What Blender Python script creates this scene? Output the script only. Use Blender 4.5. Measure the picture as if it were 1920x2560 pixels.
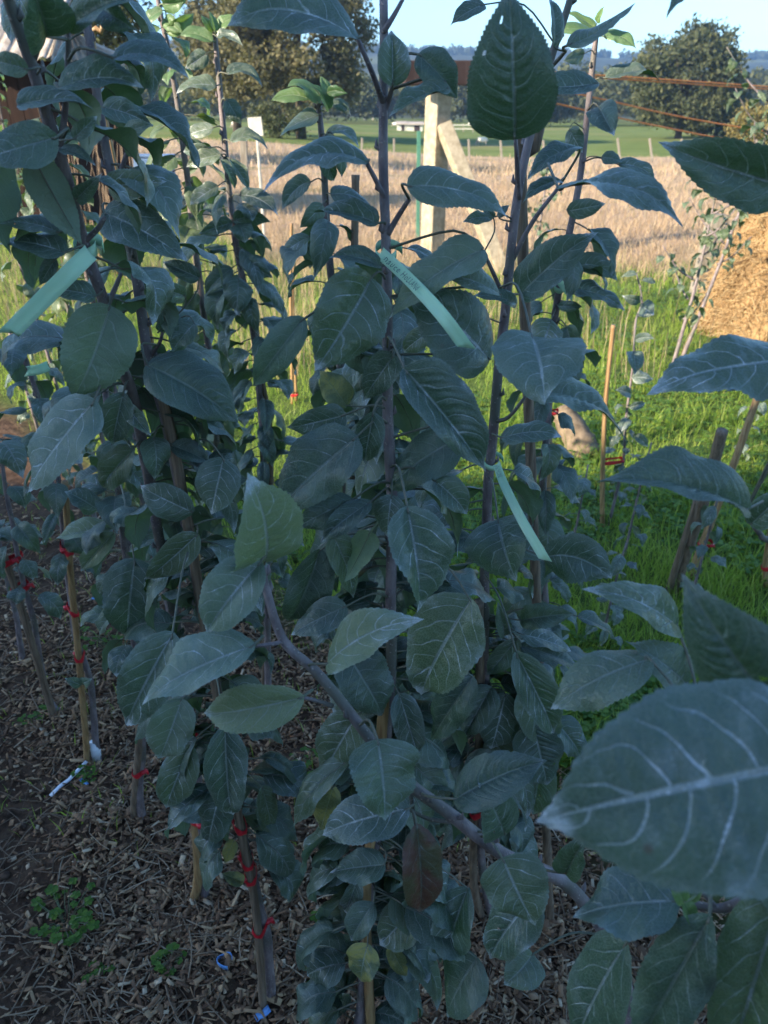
import bpy, bmesh, math, random
import numpy as np
from mathutils import Vector, Matrix, noise as mnoise

SC = bpy.context.scene
for o in list(bpy.data.objects):
    bpy.data.objects.remove(o)
COL = SC.collection
R = math.radians
rng = random.Random(7)
NR = np.random.RandomState(11)

# ------------------------------------------------------------------ camera
CAM_H, PITCH, FPX = 1.55, R(27.5), 1923.0
cam_d = bpy.data.cameras.new('camera')
cam = bpy.data.objects.new('camera', cam_d)
COL.objects.link(cam)
cam.location = (0, 0, CAM_H)
cam.rotation_euler = (R(90) - PITCH, 0, 0)
cam_d.sensor_fit = 'VERTICAL'
cam_d.sensor_height = 36.0
cam_d.lens = 36.0 * FPX / 2560.0
cam_d.clip_start, cam_d.clip_end = 0.02, 8000
cam_d.dof.use_dof = True
cam_d.dof.focus_distance = 0.95
cam_d.dof.aperture_fstop = 10.0
SC.camera = cam
cy = SC.cycles
cy.max_bounces, cy.diffuse_bounces, cy.glossy_bounces, cy.transmission_bounces, cy.transparent_max_bounces, cy.volume_bounces = 5, 3, 2, 3, 4, 0

# ------------------------------------------------------------------ sky, sun, exposure
SUN_AZ, SUN_EL = R(120), R(23.5)            # azimuth to the left of the view direction
to_sun = Vector((-math.sin(SUN_AZ) * math.cos(SUN_EL), math.cos(SUN_AZ) * math.cos(SUN_EL), math.sin(SUN_EL)))
W = bpy.data.worlds.new('World')
SC.world = W
W.use_nodes = True
nt = W.node_tree
sky = nt.nodes.new('ShaderNodeTexSky')
sky.sky_type = 'NISHITA'
sky.sun_disc = False
sky.sun_elevation = SUN_EL
sky.sun_rotation = math.atan2(to_sun.x, to_sun.y)
sky.altitude = 200
sky.air_density = 1.0
sky.dust_density = 0.1
sky.ozone_density = 2.2
bg = nt.nodes['Background']
bg.inputs['Strength'].default_value = 0.12
tint = nt.nodes.new('ShaderNodeMix'); tint.data_type = 'RGBA'; tint.blend_type = 'MULTIPLY'
tint.inputs[0].default_value = 1.0; tint.inputs[7].default_value = (0.74, 0.93, 1.09, 1)
nt.links.new(sky.outputs[0], tint.inputs[6]); nt.links.new(tint.outputs[2], bg.inputs[0])
sun_d = bpy.data.lights.new('sun', 'SUN')
sun_d.energy = 5.0
sun_d.angle = R(0.5)
sun_d.color = (1.0, 0.87, 0.68)
sun = bpy.data.objects.new('sun', sun_d)
COL.objects.link(sun)
sun.rotation_euler = (-to_sun).to_track_quat('-Z', 'Y').to_euler()
SC.view_settings.view_transform = 'Standard'
SC.view_settings.look = 'None'
SC.view_settings.gamma = 1.0
SC.view_settings.use_curve_mapping = False
SC.view_settings.exposure = 1.68

# ------------------------------------------------------------------ pixels to rays (the photograph seen at 1659 x 2212)
KD = 1920.0 / 1659.0
CP, SP = math.cos(PITCH), math.sin(PITCH)
CAM = Vector((0, 0, CAM_H))
VX, VU, VF = Vector((1, 0, 0)), Vector((0, SP, CP)), Vector((0, CP, -SP))
def ray(dx, dy):
    return VF + VX * ((dx * KD - 960) / FPX) + VU * ((1280 - dy * KD) / FPX)
def at(dx, dy, Y):                      # the point of that direction that stands Y metres ahead
    r = ray(dx, dy)
    return CAM + r * (Y / r.y)
def ground_at(dx, dy, z=0.0):
    r = ray(dx, dy)
    return CAM + r * ((z - CAM_H) / r.z)
def depth_of(p):
    return (p - CAM).dot(VF)
def m_per_px(p):                        # metres per picture unit at that point
    return depth_of(p) * KD / FPX
def proj(p):
    q = Vector(p) - CAM
    z = q.dot(VF)
    return ((q.dot(VX) / z * FPX + 960) / KD, (1280 - q.dot(VU) / z * FPX) / KD)

# ------------------------------------------------------------------ object helpers
def tag(o, label=None, cat=None, group=None, kind=None):
    if label: o['label'] = label
    if cat: o['category'] = cat
    if group: o['group'] = group
    if kind: o['kind'] = kind
    return o
def empty(name, loc, label=None, cat=None, group=None):
    o = bpy.data.objects.new(name, None)
    o.empty_display_size = 0.05
    COL.objects.link(o)
    o.location = loc
    return tag(o, label, cat, group)
def link(name, me, parent=None, loc=None):
    o = bpy.data.objects.new(name, me)
    COL.objects.link(o)
    if parent: o.parent = parent
    if loc is not None: o.location = loc
    return o
def mesh(name, V, F, mats=(), uv=None, midx=None, smooth=True):
    me = bpy.data.meshes.new(name)
    V = np.asarray(V, dtype=np.float32)
    if isinstance(F, np.ndarray):
        nf, k = F.shape
        me.vertices.add(len(V)); me.vertices.foreach_set('co', V.ravel())
        me.loops.add(nf * k); me.loops.foreach_set('vertex_index', F.astype(np.int32).ravel())
        me.polygons.add(nf)
        me.polygons.foreach_set('loop_start', np.arange(nf, dtype=np.int32) * k)
        me.polygons.foreach_set('loop_total', np.full(nf, k, dtype=np.int32))
        me.update(calc_edges=True)
    else:
        me.from_pydata([tuple(v) for v in V.tolist()], [], F)
    for m in mats: me.materials.append(M[m] if isinstance(m, str) else m)
    if midx is not None: me.polygons.foreach_set('material_index', np.asarray(midx, dtype=np.int32))
    if smooth: me.polygons.foreach_set('use_smooth', np.ones(len(me.polygons), dtype=bool))
    if uv is not None:
        ul = me.uv_layers.new(name='UVMap')
        idx = np.empty(len(me.loops), dtype=np.int32)
        me.loops.foreach_get('vertex_index', idx)
        ul.data.foreach_set('uv', np.asarray(uv, dtype=np.float32)[idx].ravel())
    me.update()
    return me
class MB:                               # collects shapes for one mesh
    def __init__(s): s.V = []; s.F = []; s.MI = []
    def add(s, V, F, mi=0):
        o = len(s.V)
        s.V += [tuple(v) for v in V]
        s.F += [tuple(i + o for i in f) for f in F]
        s.MI += [mi] * len(F)
        return s
    def tube(s, pts, rad, n=8, mi=0, cap=True):
        V, F = tube(pts, rad, n, cap)
        return s.add(V, F, mi)
    def box(s, c, sx, sy, sz, rot=None, mi=0):
        rot = rot or Matrix.Identity(3)
        V = [Vector(c) + rot @ Vector((x * sx / 2, y * sy / 2, z * sz / 2)) for z in (-1, 1) for y in (-1, 1) for x in (-1, 1)]
        return s.add(V, [(0, 2, 3, 1), (4, 5, 7, 6), (0, 1, 5, 4), (2, 6, 7, 3), (0, 4, 6, 2), (1, 3, 7, 5)], mi)
    def build(s, name, mats, parent=None, loc=None, smooth=True, bevel=0):
        me = mesh(name, s.V, s.F, mats, midx=s.MI, smooth=smooth)
        if bevel:
            bm = bmesh.new(); bm.from_mesh(me)
            bmesh.ops.bevel(bm, geom=list(bm.edges), offset=bevel, segments=2, affect='EDGES', profile=0.6)
            bm.to_mesh(me); bm.free()
        return link(name, me, parent, loc)
def tube(pts, rad, n=8, cap=True):
    pts = [Vector(p) for p in pts]
    if not hasattr(rad, '__len__'): rad = [rad] * len(pts)
    V, F = [], []
    t0 = (pts[1] - pts[0]).normalized()
    a = t0.orthogonal().normalized()
    for i, p in enumerate(pts):
        t = (pts[min(i + 1, len(pts) - 1)] - pts[max(i - 1, 0)])
        t = t.normalized() if t.length > 1e-9 else t0
        a = (a - t * a.dot(t)); a = a.normalized() if a.length > 1e-6 else t.orthogonal().normalized()
        b = t.cross(a)
        for k in range(n):
            an = 2 * math.pi * k / n
            V.append(p + (a * math.cos(an) + b * math.sin(an)) * rad[i])
        if i:
            for k in range(n):
                k2 = (k + 1) % n
                F.append(((i - 1) * n + k, (i - 1) * n + k2, i * n + k2, i * n + k))
    if cap:
        F.append(tuple(range(n - 1, -1, -1)))
        F.append(tuple((len(pts) - 1) * n + k for k in range(n)))
    return V, F
def smooth_path(pts, per=6):            # Catmull-Rom through the points
    P = [Vector(p) for p in pts]
    P = [P[0] * 2 - P[1]] + P + [P[-1] * 2 - P[-2]]
    out = []
    for i in range(1, len(P) - 2):
        for k in range(per):
            t = k / per
            out.append(0.5 * ((2 * P[i]) + (P[i + 1] - P[i - 1]) * t + (2 * P[i - 1] - 5 * P[i] + 4 * P[i + 1] - P[i + 2]) * t * t
                              + (3 * P[i] - P[i - 1] - 3 * P[i + 1] + P[i + 2]) * t ** 3))
    out.append(P[-2].copy())
    return out

# ------------------------------------------------------------------ materials
M = {}
def newmat(name):
    m = bpy.data.materials.new(name); m.use_nodes = True
    M[name] = m
    n = m.node_tree
    for x in list(n.nodes): n.nodes.remove(x)
    out = n.nodes.new('ShaderNodeOutputMaterial')
    return m, n, out
class NG:                               # tiny node writing helper
    def __init__(s, n): s.n = n
    def node(s, t, **kw):
        x = s.n.nodes.new(t)
        for k, v in kw.items(): setattr(x, k, v)
        return x
    def link(s, a, b): s.n.links.new(a, b)
    def put(s, sock, v):
        if hasattr(v, 'is_output') or hasattr(v, 'links'): s.link(v, sock)
        else:
            if hasattr(sock.default_value, '__len__') and not hasattr(v, '__len__'): v = (v, v, v)
            if hasattr(sock.default_value, '__len__') and len(sock.default_value) == 4 and len(v) == 3: v = tuple(v) + (1,)
            sock.default_value = v
    def math(s, op, a, b=None, c=None, clamp=False):
        x = s.node('ShaderNodeMath', operation=op, use_clamp=clamp)
        s.put(x.inputs[0], a)
        if b is not None: s.put(x.inputs[1], b)
        if c is not None: s.put(x.inputs[2], c)
        return x.outputs[0]
    def mix(s, f, a, b):
        x = s.node('ShaderNodeMix', data_type='RGBA')
        s.put(x.inputs[0], f); s.put(x.inputs[6], a); s.put(x.inputs[7], b)
        return x.outputs[2]
    def noise(s, vec, scale, detail=4, rough=0.55, dist=0.0):
        x = s.node('ShaderNodeTexNoise')
        if vec is not None: s.link(vec, x.inputs['Vector'])
        x.inputs['Scale'].default_value = scale; x.inputs['Detail'].default_value = detail
        x.inputs['Roughness'].default_value = rough; x.inputs['Distortion'].default_value = dist
        return x.outputs[0]
    def step(s, v, a, b):               # smooth 0..1 between a and b
        x = s.node('ShaderNodeMapRange', interpolation_type='SMOOTHSTEP')
        s.put(x.inputs[0], v); x.inputs[1].default_value = a; x.inputs[2].default_value = b
        return x.outputs[0]
    def ramp(s, v, stops):
        x = s.node('ShaderNodeValToRGB')
        e = x.color_ramp.elements
        while len(e) < len(stops): e.new(0.5)
        for k, (p, c) in enumerate(stops):
            e[k].position = p; e[k].color = tuple(c) + (1,)
        s.link(v, x.inputs[0])
        return x.outputs[0]
    def bump(s, h, strength, dist=0.002):
        x = s.node('ShaderNodeBump'); x.inputs['Strength'].default_value = strength; x.inputs['Distance'].default_value = dist
        s.link(h, x.inputs['Height'])
        return x.outputs[0]
    def coord(s, which='Object'): return s.node('ShaderNodeTexCoord').outputs[which]
    def principled(s, col, rough=0.6, spec=0.5, normal=None, **kw):
        x = s.node('ShaderNodeBsdfPrincipled')
        s.put(x.inputs['Base Color'], col); s.put(x.inputs['Roughness'], rough); s.put(x.inputs['Specular IOR Level'], spec)
        if normal is not None: s.link(normal, x.inputs['Normal'])
        for k, v in kw.items(): s.put(x.inputs[k], v)
        return x.outputs[0]
    def translucent(s, surf, col, f):
        t = s.node('ShaderNodeBsdfTranslucent'); s.put(t.inputs[0], col)
        x = s.node('ShaderNodeMixShader'); s.put(x.inputs[0], f)
        s.link(surf, x.inputs[1]); s.link(t.outputs[0], x.inputs[2])
        return x.outputs[0]
def leaf_material(name, dark, light, vein, under, powder, trans, tint=None, rough=0.38):
    m, n, out = newmat(name); g = NG(n)
    uvn = g.node('ShaderNodeUVMap'); sep = g.node('ShaderNodeSeparateXYZ'); g.link(uvn.outputs[0], sep.inputs[0])
    u = sep.outputs[0]; v = g.math('MULTIPLY_ADD', sep.outputs[1], 2.0, -1.0)
    av = g.math('ABSOLUTE', v)
    side = g.math('GREATER_THAN', v, 0.0)
    rnd = g.node('ShaderNodeObjectInfo').outputs['Random']
    oc = g.coord('Object')
    offs = g.node('ShaderNodeVectorMath', operation='ADD')
    cmb = g.node('ShaderNodeCombineXYZ'); g.link(g.math('MULTIPLY', rnd, 37.0), cmb.inputs[0]); g.link(g.math('MULTIPLY', rnd, 91.0), cmb.inputs[1])
    g.link(oc, offs.inputs[0]); g.link(cmb.outputs[0], offs.inputs[1])
    p = offs.outputs[0]
    nz = g.math('ADD', g.math('MULTIPLY', g.noise(p, 30, 1), 1.0), g.math('MULTIPLY', g.noise(p, 130, 2), .25))
    ph = g.math('SUBTRACT', u, g.math('MULTIPLY', g.math('POWER', av, 1.6), 0.27))
    ph = g.math('ADD', ph, g.math('MULTIPLY', g.math('SUBTRACT', nz, 0.62), 0.05))
    wu = g.node('ShaderNodeTexNoise', noise_dimensions='1D'); g.link(g.math('ADD', g.math('MULTIPLY', u, 4.0), g.math('MULTIPLY_ADD', rnd, 50.0, g.math('MULTIPLY', side, 9.0))), wu.inputs['W']); wu.inputs['Scale'].default_value = 1.0; wu.inputs['Detail'].default_value = 1.0
    ph = g.math('ADD', ph, g.math('MULTIPLY', g.math('SUBTRACT', wu.outputs[0], 0.5), 0.16))
    ph = g.math('ADD', g.math('MULTIPLY', ph, 6.6), g.math('MULTIPLY', side, 0.45))
    fr = g.math('ABSOLUTE', g.math('SUBTRACT', g.math('FRACT', ph), 0.5))
    sec = g.math('SUBTRACT', 1.0, g.step(fr, 0.012, 0.06))
    sec = g.math('MULTIPLY', sec, g.math('SUBTRACT', 1.0, g.step(av, 0.55, 0.98)))
    mid = g.math('SUBTRACT', 1.0, g.step(av, 0.018, 0.06))
    # net of small veins
    vo = g.node('ShaderNodeTexVoronoi', feature='DISTANCE_TO_EDGE'); g.link(p, vo.inputs['Vector']); vo.inputs['Scale'].default_value = 330
    net = g.math('SUBTRACT', 1.0, g.step(vo.outputs['Distance'], 0.0, 0.09))
    veins = g.math('MAXIMUM', mid, g.math('MULTIPLY', sec, 0.45))
    big = g.noise(p, 28, 3)
    base = g.mix(g.step(big, 0.3, 0.72), dark, light)
    base = g.mix(g.math('MULTIPLY', g.math('POWER', rnd, 2.0), 0.8), base, light)
    hue = g.math('FRACT', g.math('MULTIPLY', rnd, 7.31))
    base = g.mix(g.math('MULTIPLY', g.step(hue, 0.45, 1.0), 0.75), base, (light[0] * 1.25, light[1] * 1.05, light[2] * 0.55))
    base = g.mix(g.math('MULTIPLY', g.math('SUBTRACT', 1.0, g.step(hue, 0.0, 0.4)), 0.6), base, (dark[0] * .9, dark[1] * .95, dark[2] * 1.1))
    base = g.mix(g.math('MULTIPLY', net, 0.30), base, vein)
    if tint is not None:
        pat = g.step(g.noise(p, 34, 4), 0.42, 0.6)
        pat = g.math('MULTIPLY', pat, g.math('SUBTRACT', 1.0, g.math('MULTIPLY', sec, 0.8)))
        base = g.mix(pat, base, tint)
    spots = g.node('ShaderNodeTexVoronoi'); g.link(p, spots.inputs['Vector']); spots.inputs['Scale'].default_value = 46
    sm = g.math('MULTIPLY', g.math('SUBTRACT', 1.0, g.step(spots.outputs['Distance'], 0.05, 0.13)), g.step(g.noise(p, 19, 1), 0.6, 0.68))
    base = g.mix(sm, base, (0.07, 0.035, 0.014))
    col = g.mix(g.math('MULTIPLY', veins, g.math('MULTIPLY_ADD', g.noise(p, 55, 2), 0.9, 0.12)), base, vein)
    # pale powdery residue: along veins, at the tip and the rim, in fine specks
    speck = g.step(g.noise(p, 620, 2, 0.7), 0.52, 0.72)
    patch = g.step(g.noise(p, 42, 4, 0.6), 0.50, 0.72)
    tipm = g.step(u, 0.84, 1.0); rim = g.step(av, 0.82, 1.0)
    prone = g.math('ADD', g.math('MULTIPLY', g.math('MAXIMUM', sec, mid), 0.95), g.math('ADD', g.math('MULTIPLY', tipm, 2.4), g.math('MULTIPLY', rim, 0.25)))
    prone = g.math('ADD', g.math('MULTIPLY', prone, g.math('MULTIPLY_ADD', patch, 0.8, 0.35)), g.math('MULTIPLY', patch, 0.18))
    pw = g.math('MULTIPLY', g.math('MULTIPLY_ADD', speck, 0.65, 0.35), prone)
    pw = g.math('MULTIPLY', pw, g.math('MULTIPLY_ADD', rnd, powder * 1.3, powder * 0.35), clamp=True)
    bloom = g.math('MULTIPLY_ADD', g.noise(p, 16, 3), 0.14 * powder, 0.02)
    col = g.mix(bloom, col, (0.31, 0.38, 0.33))
    top = g.mix(pw, col, (0.62, 0.66, 0.68))
    bk = g.node('ShaderNodeNewGeometry').outputs['Backfacing']
    und = g.mix(g.math('MULTIPLY', veins, 0.7), under, tuple(min(1, c * 1.5) for c in under))
    fin = g.mix(bk, top, und)
    h = g.math('ADD', g.math('MULTIPLY', veins, -0.9), g.math('MULTIPLY', net, -0.28))
    h = g.math('ADD', h, g.math('MULTIPLY', g.noise(p, 260, 3), 0.5))
    nrm = g.bump(h, 0.6, 0.0018)
    rg = g.math('MULTIPLY_ADD', pw, 0.35, rough)
    rg = g.math('ADD', rg, g.math('MULTIPLY', bk, 0.35), clamp=True)
    s = g.principled(fin, rg, 0.65, nrm)
    s = g.translucent(s, tuple(trans), 0.2)
    g.link(s, out.inputs[0])
leaf_material('leaf', (0.012, 0.036, 0.021), (0.070, 0.115, 0.066), (0.18, 0.22, 0.17), (0.16, 0.21, 0.15), 1.7, (0.08, 0.17, 0.025), rough=0.30)
leaf_material('leaf_pale', (0.075, 0.12, 0.075), (0.155, 0.21, 0.135), (0.29, 0.33, 0.26), (0.20, 0.25, 0.18), 1.7, (0.13, 0.24, 0.05), rough=0.5)
leaf_material('leaf_young', (0.06, 0.12, 0.035), (0.10, 0.19, 0.06), (0.22, 0.30, 0.14), (0.19, 0.25, 0.16), 0.15, (0.34, 0.55, 0.08))
leaf_material('leaf_red', (0.030, 0.045, 0.022), (0.05, 0.055, 0.025), (0.06, 0.10, 0.04), (0.10, 0.10, 0.07), 0.5, (0.2, 0.1, 0.03), tint=(0.085, 0.022, 0.012))
leaf_material('leaf_yellow', (0.05, 0.085, 0.025), (0.09, 0.12, 0.04), (0.2, 0.24, 0.1), (0.2, 0.22, 0.12), 0.5, (0.3, 0.3, 0.05), tint=(0.33, 0.30, 0.07))
leaf_material('leaf_back', (0.035, 0.065, 0.028), (0.065, 0.105, 0.045), (0.14, 0.18, 0.10), (0.14, 0.18, 0.12), 0.3, (0.25, 0.38, 0.06))

def simple(name, c1, c2, scale, rough=0.7, spec=0.3, bumps=0.3, bdist=0.002, stretch=None, detail=5, lo=0.3, hi=0.7, island=None, trans=None):
    m, n, out = newmat(name); g = NG(n)
    p = g.coord('Object')
    if stretch:
        mp = g.node('ShaderNodeMapping'); mp.inputs['Scale'].default_value = stretch; g.link(p, mp.inputs[0]); p = mp.outputs[0]
    nz = g.noise(p, scale, detail, 0.6)
    col = g.mix(g.step(nz, lo, hi), c1, c2)
    if island:
        ri = g.node('ShaderNodeNewGeometry').outputs['Random Per Island']
        col = g.mix(g.math('MULTIPLY', nz, 0.35), g.ramp(ri, island), col)
    nrm = g.bump(nz, bumps, bdist) if bumps else None
    s = g.principled(col, rough, spec, nrm)
    if trans: s = g.translucent(s, trans[:3], trans[3])
    g.link(s, out.inputs[0])
def bark_material():
    m, n, out = newmat('bark'); g = NG(n); p = g.coord('Object')
    mp = g.node('ShaderNodeMapping'); mp.inputs['Scale'].default_value = (1, 1, .3); g.link(p, mp.inputs[0])
    nz = g.noise(mp.outputs[0], 70, 5, .65); big = g.noise(p, 11, 2)
    col = g.mix(g.step(nz, .3, .7), (.12, .09, .09), (.27, .22, .215))
    col = g.mix(g.step(big, .48, .66), col, (.12, .115, .09))
    vo = g.node('ShaderNodeTexVoronoi'); g.link(p, vo.inputs['Vector']); vo.inputs['Scale'].default_value = 170
    len_ = g.math('SUBTRACT', 1.0, g.step(vo.outputs['Distance'], .10, .24))
    col = g.mix(g.math('MULTIPLY', len_, .75), col, (.36, .31, .27))
    h = g.math('ADD', nz, g.math('MULTIPLY', len_, .8))
    g.link(g.principled(col, .6, .35, g.bump(h, .7, .0016)), out.inputs[0])
bark_material()
simple('bark_old', (0.060, 0.052, 0.050), (0.16, 0.145, 0.13), 45, 0.8, 0.2, 0.8, 0.003, (1, 1, 0.3))
simple('petiole', (0.10, 0.115, 0.08), (0.16, 0.15, 0.11), 120, 0.6, 0.3, 0.2)
simple('petiole_green', (0.13, 0.17, 0.08), (0.18, 0.2, 0.11), 120, 0.6, 0.3, 0.2)
simple('cane', (0.22, 0.115, 0.045), (0.40, 0.26, 0.12), 30, 0.5, 0.4, 0.5, 0.001, (6, 6, 0.25))
simple('cane_grey', (0.11, 0.075, 0.05), (0.25, 0.18, 0.12), 34, 0.7, 0.25, 0.7, 0.002, (6, 6, 0.25))
simple('tie_red', (0.42, 0.008, 0.018), (0.62, 0.02, 0.03), 40, 0.4, 0.5, 0.2)
simple('tape_white', (0.6, 0.62, 0.66), (0.78, 0.8, 0.84), 40, 0.5, 0.4, 0.2)
simple('tag_paper', (0.56, 0.83, 0.54), (0.64, 0.88, 0.60), 14, 0.5, 0.4, 0.05, 0.0005, trans=(0.25, 0.6, 0.42, 0.3))
simple('ink', (0.08, 0.17, 0.14), (0.12, 0.24, 0.19), 300, 0.7, 0.2, 0)
simple('litter_blue', (0.10, 0.28, 0.62), (0.2, 0.42, 0.78), 60, 0.4, 0.5, 0.1)
simple('concrete', (0.27, 0.22, 0.145), (0.43, 0.36, 0.255), 16, 0.9, 0.15, 0.6, 0.004, detail=9)
simple('wood_brown', (0.028, 0.018, 0.018), (0.055, 0.037, 0.035), 9, 0.8, 0.2, 0.5, 0.004, (1, 1, 0.15))
simple('plank_brown', (0.016, 0.008, 0.006), (0.036, 0.018, 0.012), 9, 0.8, 0.2, 0.5, 0.004, (4, 4, 0.2))
simple('plaster', (0.45, 0.41, 0.35), (0.6, 0.56, 0.48), 3, 0.9, 0.1, 0.3, 0.01)
simple('roof_tile', (0.22, 0.10, 0.06), (0.34, 0.18, 0.11), 4, 0.9, 0.1, 0.3, 0.01)
simple('roof_sheet', (0.30, 0.24, 0.19), (0.52, 0.45, 0.38), 6, 0.8, 0.2, 0.3, 0.004)
simple('twine', (0.45, 0.14, 0.035), (0.62, 0.25, 0.07), 60, 0.6, 0.3, 0.3)
simple('white_paint', (0.46, 0.43, 0.35), (0.62, 0.59, 0.50), 12, 0.7, 0.3, 0.2)
simple('green_paint', (0.05, 0.16, 0.11), (0.08, 0.22, 0.15), 20, 0.5, 0.4, 0.2)
simple('post_wood', (0.16, 0.13, 0.10), (0.33, 0.29, 0.23), 14, 0.85, 0.15, 0.6, 0.003, (3, 3, 0.25))
simple('fleece', (0.55, 0.50, 0.40), (0.75, 0.70, 0.60), 9, 0.95, 0.05, 0.6, 0.03)
simple('sheep_skin', (0.25, 0.21, 0.17), (0.4, 0.35, 0.3), 9, 0.9, 0.1, 0)
simple('trough', (0.08, 0.14, 0.25), (0.14, 0.21, 0.33), 5, 0.4, 0.5, 0.1)
simple('hay_core', (0.20, 0.12, 0.055), (0.36, 0.23, 0.11), 22, 0.95, 0.1, 1.0, 0.02, detail=9)
simple('hay', (0.42, 0.27, 0.12), (0.62, 0.45, 0.24), 20, 0.7, 0.3, 0, island=[(0.0, (0.17, 0.09, 0.04)), (0.5, (0.38, 0.245, 0.115)), (1.0, (0.55, 0.41, 0.22))])
simple('stone', (0.10, 0.075, 0.05), (0.24, 0.18, 0.12), 20, 0.9, 0.15, 0.8, 0.006, detail=8)
simple('chips', (0.10, 0.07, 0.045), (0.30, 0.22, 0.14), 120, 0.85, 0.15, 0.3, 0.001,
       island=[(0.0, (0.10, 0.05, 0.03)), (0.4, (0.23, 0.125, 0.07)), (0.75, (0.39, 0.23, 0.125)), (0.93, (0.54, 0.36, 0.20)), (1.0, (0.66, 0.52, 0.36))])
simple('straw', (0.2, 0.15, 0.1), (0.38, 0.32, 0.23), 60, 0.8, 0.2, 0, island=[(0.0, (0.12, 0.072, 0.045)), (0.6, (0.24, 0.16, 0.10)), (1.0, (0.44, 0.33, 0.22))])
simple('clod', (0.058, 0.035, 0.024), (0.125, 0.080, 0.054), 60, 0.95, 0.1, 0.8, 0.004)
simple('grass', (0.060, 0.115, 0.018), (0.11, 0.17, 0.03), 6, 0.5, 0.3, 0, island=[(0.0, (0.12, 0.20, 0.024)), (0.5, (0.22, 0.31, 0.042)), (0.85, (0.32, 0.38, 0.07)), (1.0, (0.44, 0.40, 0.16))], trans=(0.46, 0.60, 0.08, 0.45))
simple('clover', (0.06, 0.13, 0.02), (0.10, 0.19, 0.03), 30, 0.5, 0.3, 0, island=[(0.0, (0.05, 0.12, 0.018)), (0.6, (0.11, 0.20, 0.028)), (1.0, (0.19, 0.28, 0.045))], trans=(0.16, 0.34, 0.04, 0.35))
simple('dry_grass', (0.30, 0.21, 0.11), (0.50, 0.38, 0.22), 6, 0.7, 0.2, 0, island=[(0.0, (0.22, 0.14, 0.085)), (0.45, (0.40, 0.275, 0.175)), (0.9, (0.56, 0.42, 0.28)), (1.0, (0.22, 0.22, 0.08))], trans=(0.5, 0.38, 0.2, 0.3))
simple('oak_leaf', (0.06, 0.06, 0.02), (0.14, 0.11, 0.04), 0.5, 0.7, 0.2, 0, island=[(0.0, (0.058, 0.062, 0.030)), (0.5, (0.118, 0.112, 0.055)), (1.0, (0.20, 0.175, 0.09))], trans=(0.2, 0.19, 0.05, 0.25))
simple('dark_leaf', (0.03, 0.04, 0.018), (0.07, 0.075, 0.03), 0.5, 0.7, 0.2, 0, island=[(0.0, (0.036, 0.046, 0.022)), (0.6, (0.068, 0.078, 0.034)), (1.0, (0.12, 0.12, 0.052))], trans=(0.12, 0.15, 0.04, 0.2))
simple('gold_leaf', (0.14, 0.12, 0.03), (0.24, 0.19, 0.06), 0.5, 0.7, 0.2, 0, island=[(0.0, (0.09, 0.085, 0.025)), (0.6, (0.17, 0.14, 0.045)), (1.0, (0.26, 0.20, 0.07))], trans=(0.3, 0.26, 0.06, 0.25))
simple('trunk', (0.05, 0.04, 0.032), (0.11, 0.09, 0.07), 4, 0.9, 0.1, 0.6, 0.02)
simple('blotch', (0.03, 0.022, 0.018), (0.20, 0.10, 0.03), 60, 0.7, 0.3, 0.2)
def far_wood_mat():
    m, n, out = newmat('hill_wood'); g = NG(n); p = g.coord('Object')
    nz = g.noise(p, 0.035, 6, 0.65); n2 = g.noise(p, 0.006, 3)
    col = g.mix(g.step(nz, 0.3, 0.7), (0.028, 0.034, 0.018), (0.075, 0.072, 0.032))
    col = g.mix(g.step(n2, 0.55, 0.62), col, (0.10, 0.12, 0.05))
    g.link(g.principled(col, 0.95, 0.05, g.bump(nz, 1.0, 6.0)), out.inputs[0])
# ------------------------------------------------------------------ terrain
def edge(x): return 9.0 + max(0.0, -(x + 1.0)) * 2.0          # where the green gives way to the dry field
def S(a, b, x):
    t = min(1.0, max(0.0, (x - a) / (b - a)))
    return t * t * (3 - 2 * t)
def soilness(x, y):                     # 1 in the dug, mulched strip of the nursery rows, 0 in the grass
    s = x + 0.9 * y + 0.16 * mnoise.noise(Vector((x * 2.3, y * 2.3, 3.1)))
    return 1.0 - S(1.45, 1.95, s)
def gz(x, y):
    r = math.hypot(x, y)
    z = 0.0
    if r < 40:
        k = soilness(x, y)
        z += (0.018 * k + 0.008) * mnoise.noise(Vector((x * 5, y * 5, 0))) + 0.012 * k * mnoise.noise(Vector((x * 17, y * 17, 4)))
        z += 0.05 * S(4, 12, r) * mnoise.noise(Vector((x * 0.6, y * 0.6, 9)))
    if y > 10:
        side = 0.25 + 0.75 * S(-0.25, 0.15, x / y)
        z -= 1.8 * S(10, 68, y) * side
        rise = S(420, 1350, y)
        crest = 78 - 16 * (x / y) + 9 * mnoise.noise(Vector((x * 0.004, 3, 1)))
        z += rise * crest
        z += 0.5 * S(60, 200, y) * mnoise.noise(Vector((x * 0.01, y * 0.01, 5)))
    return z
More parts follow.
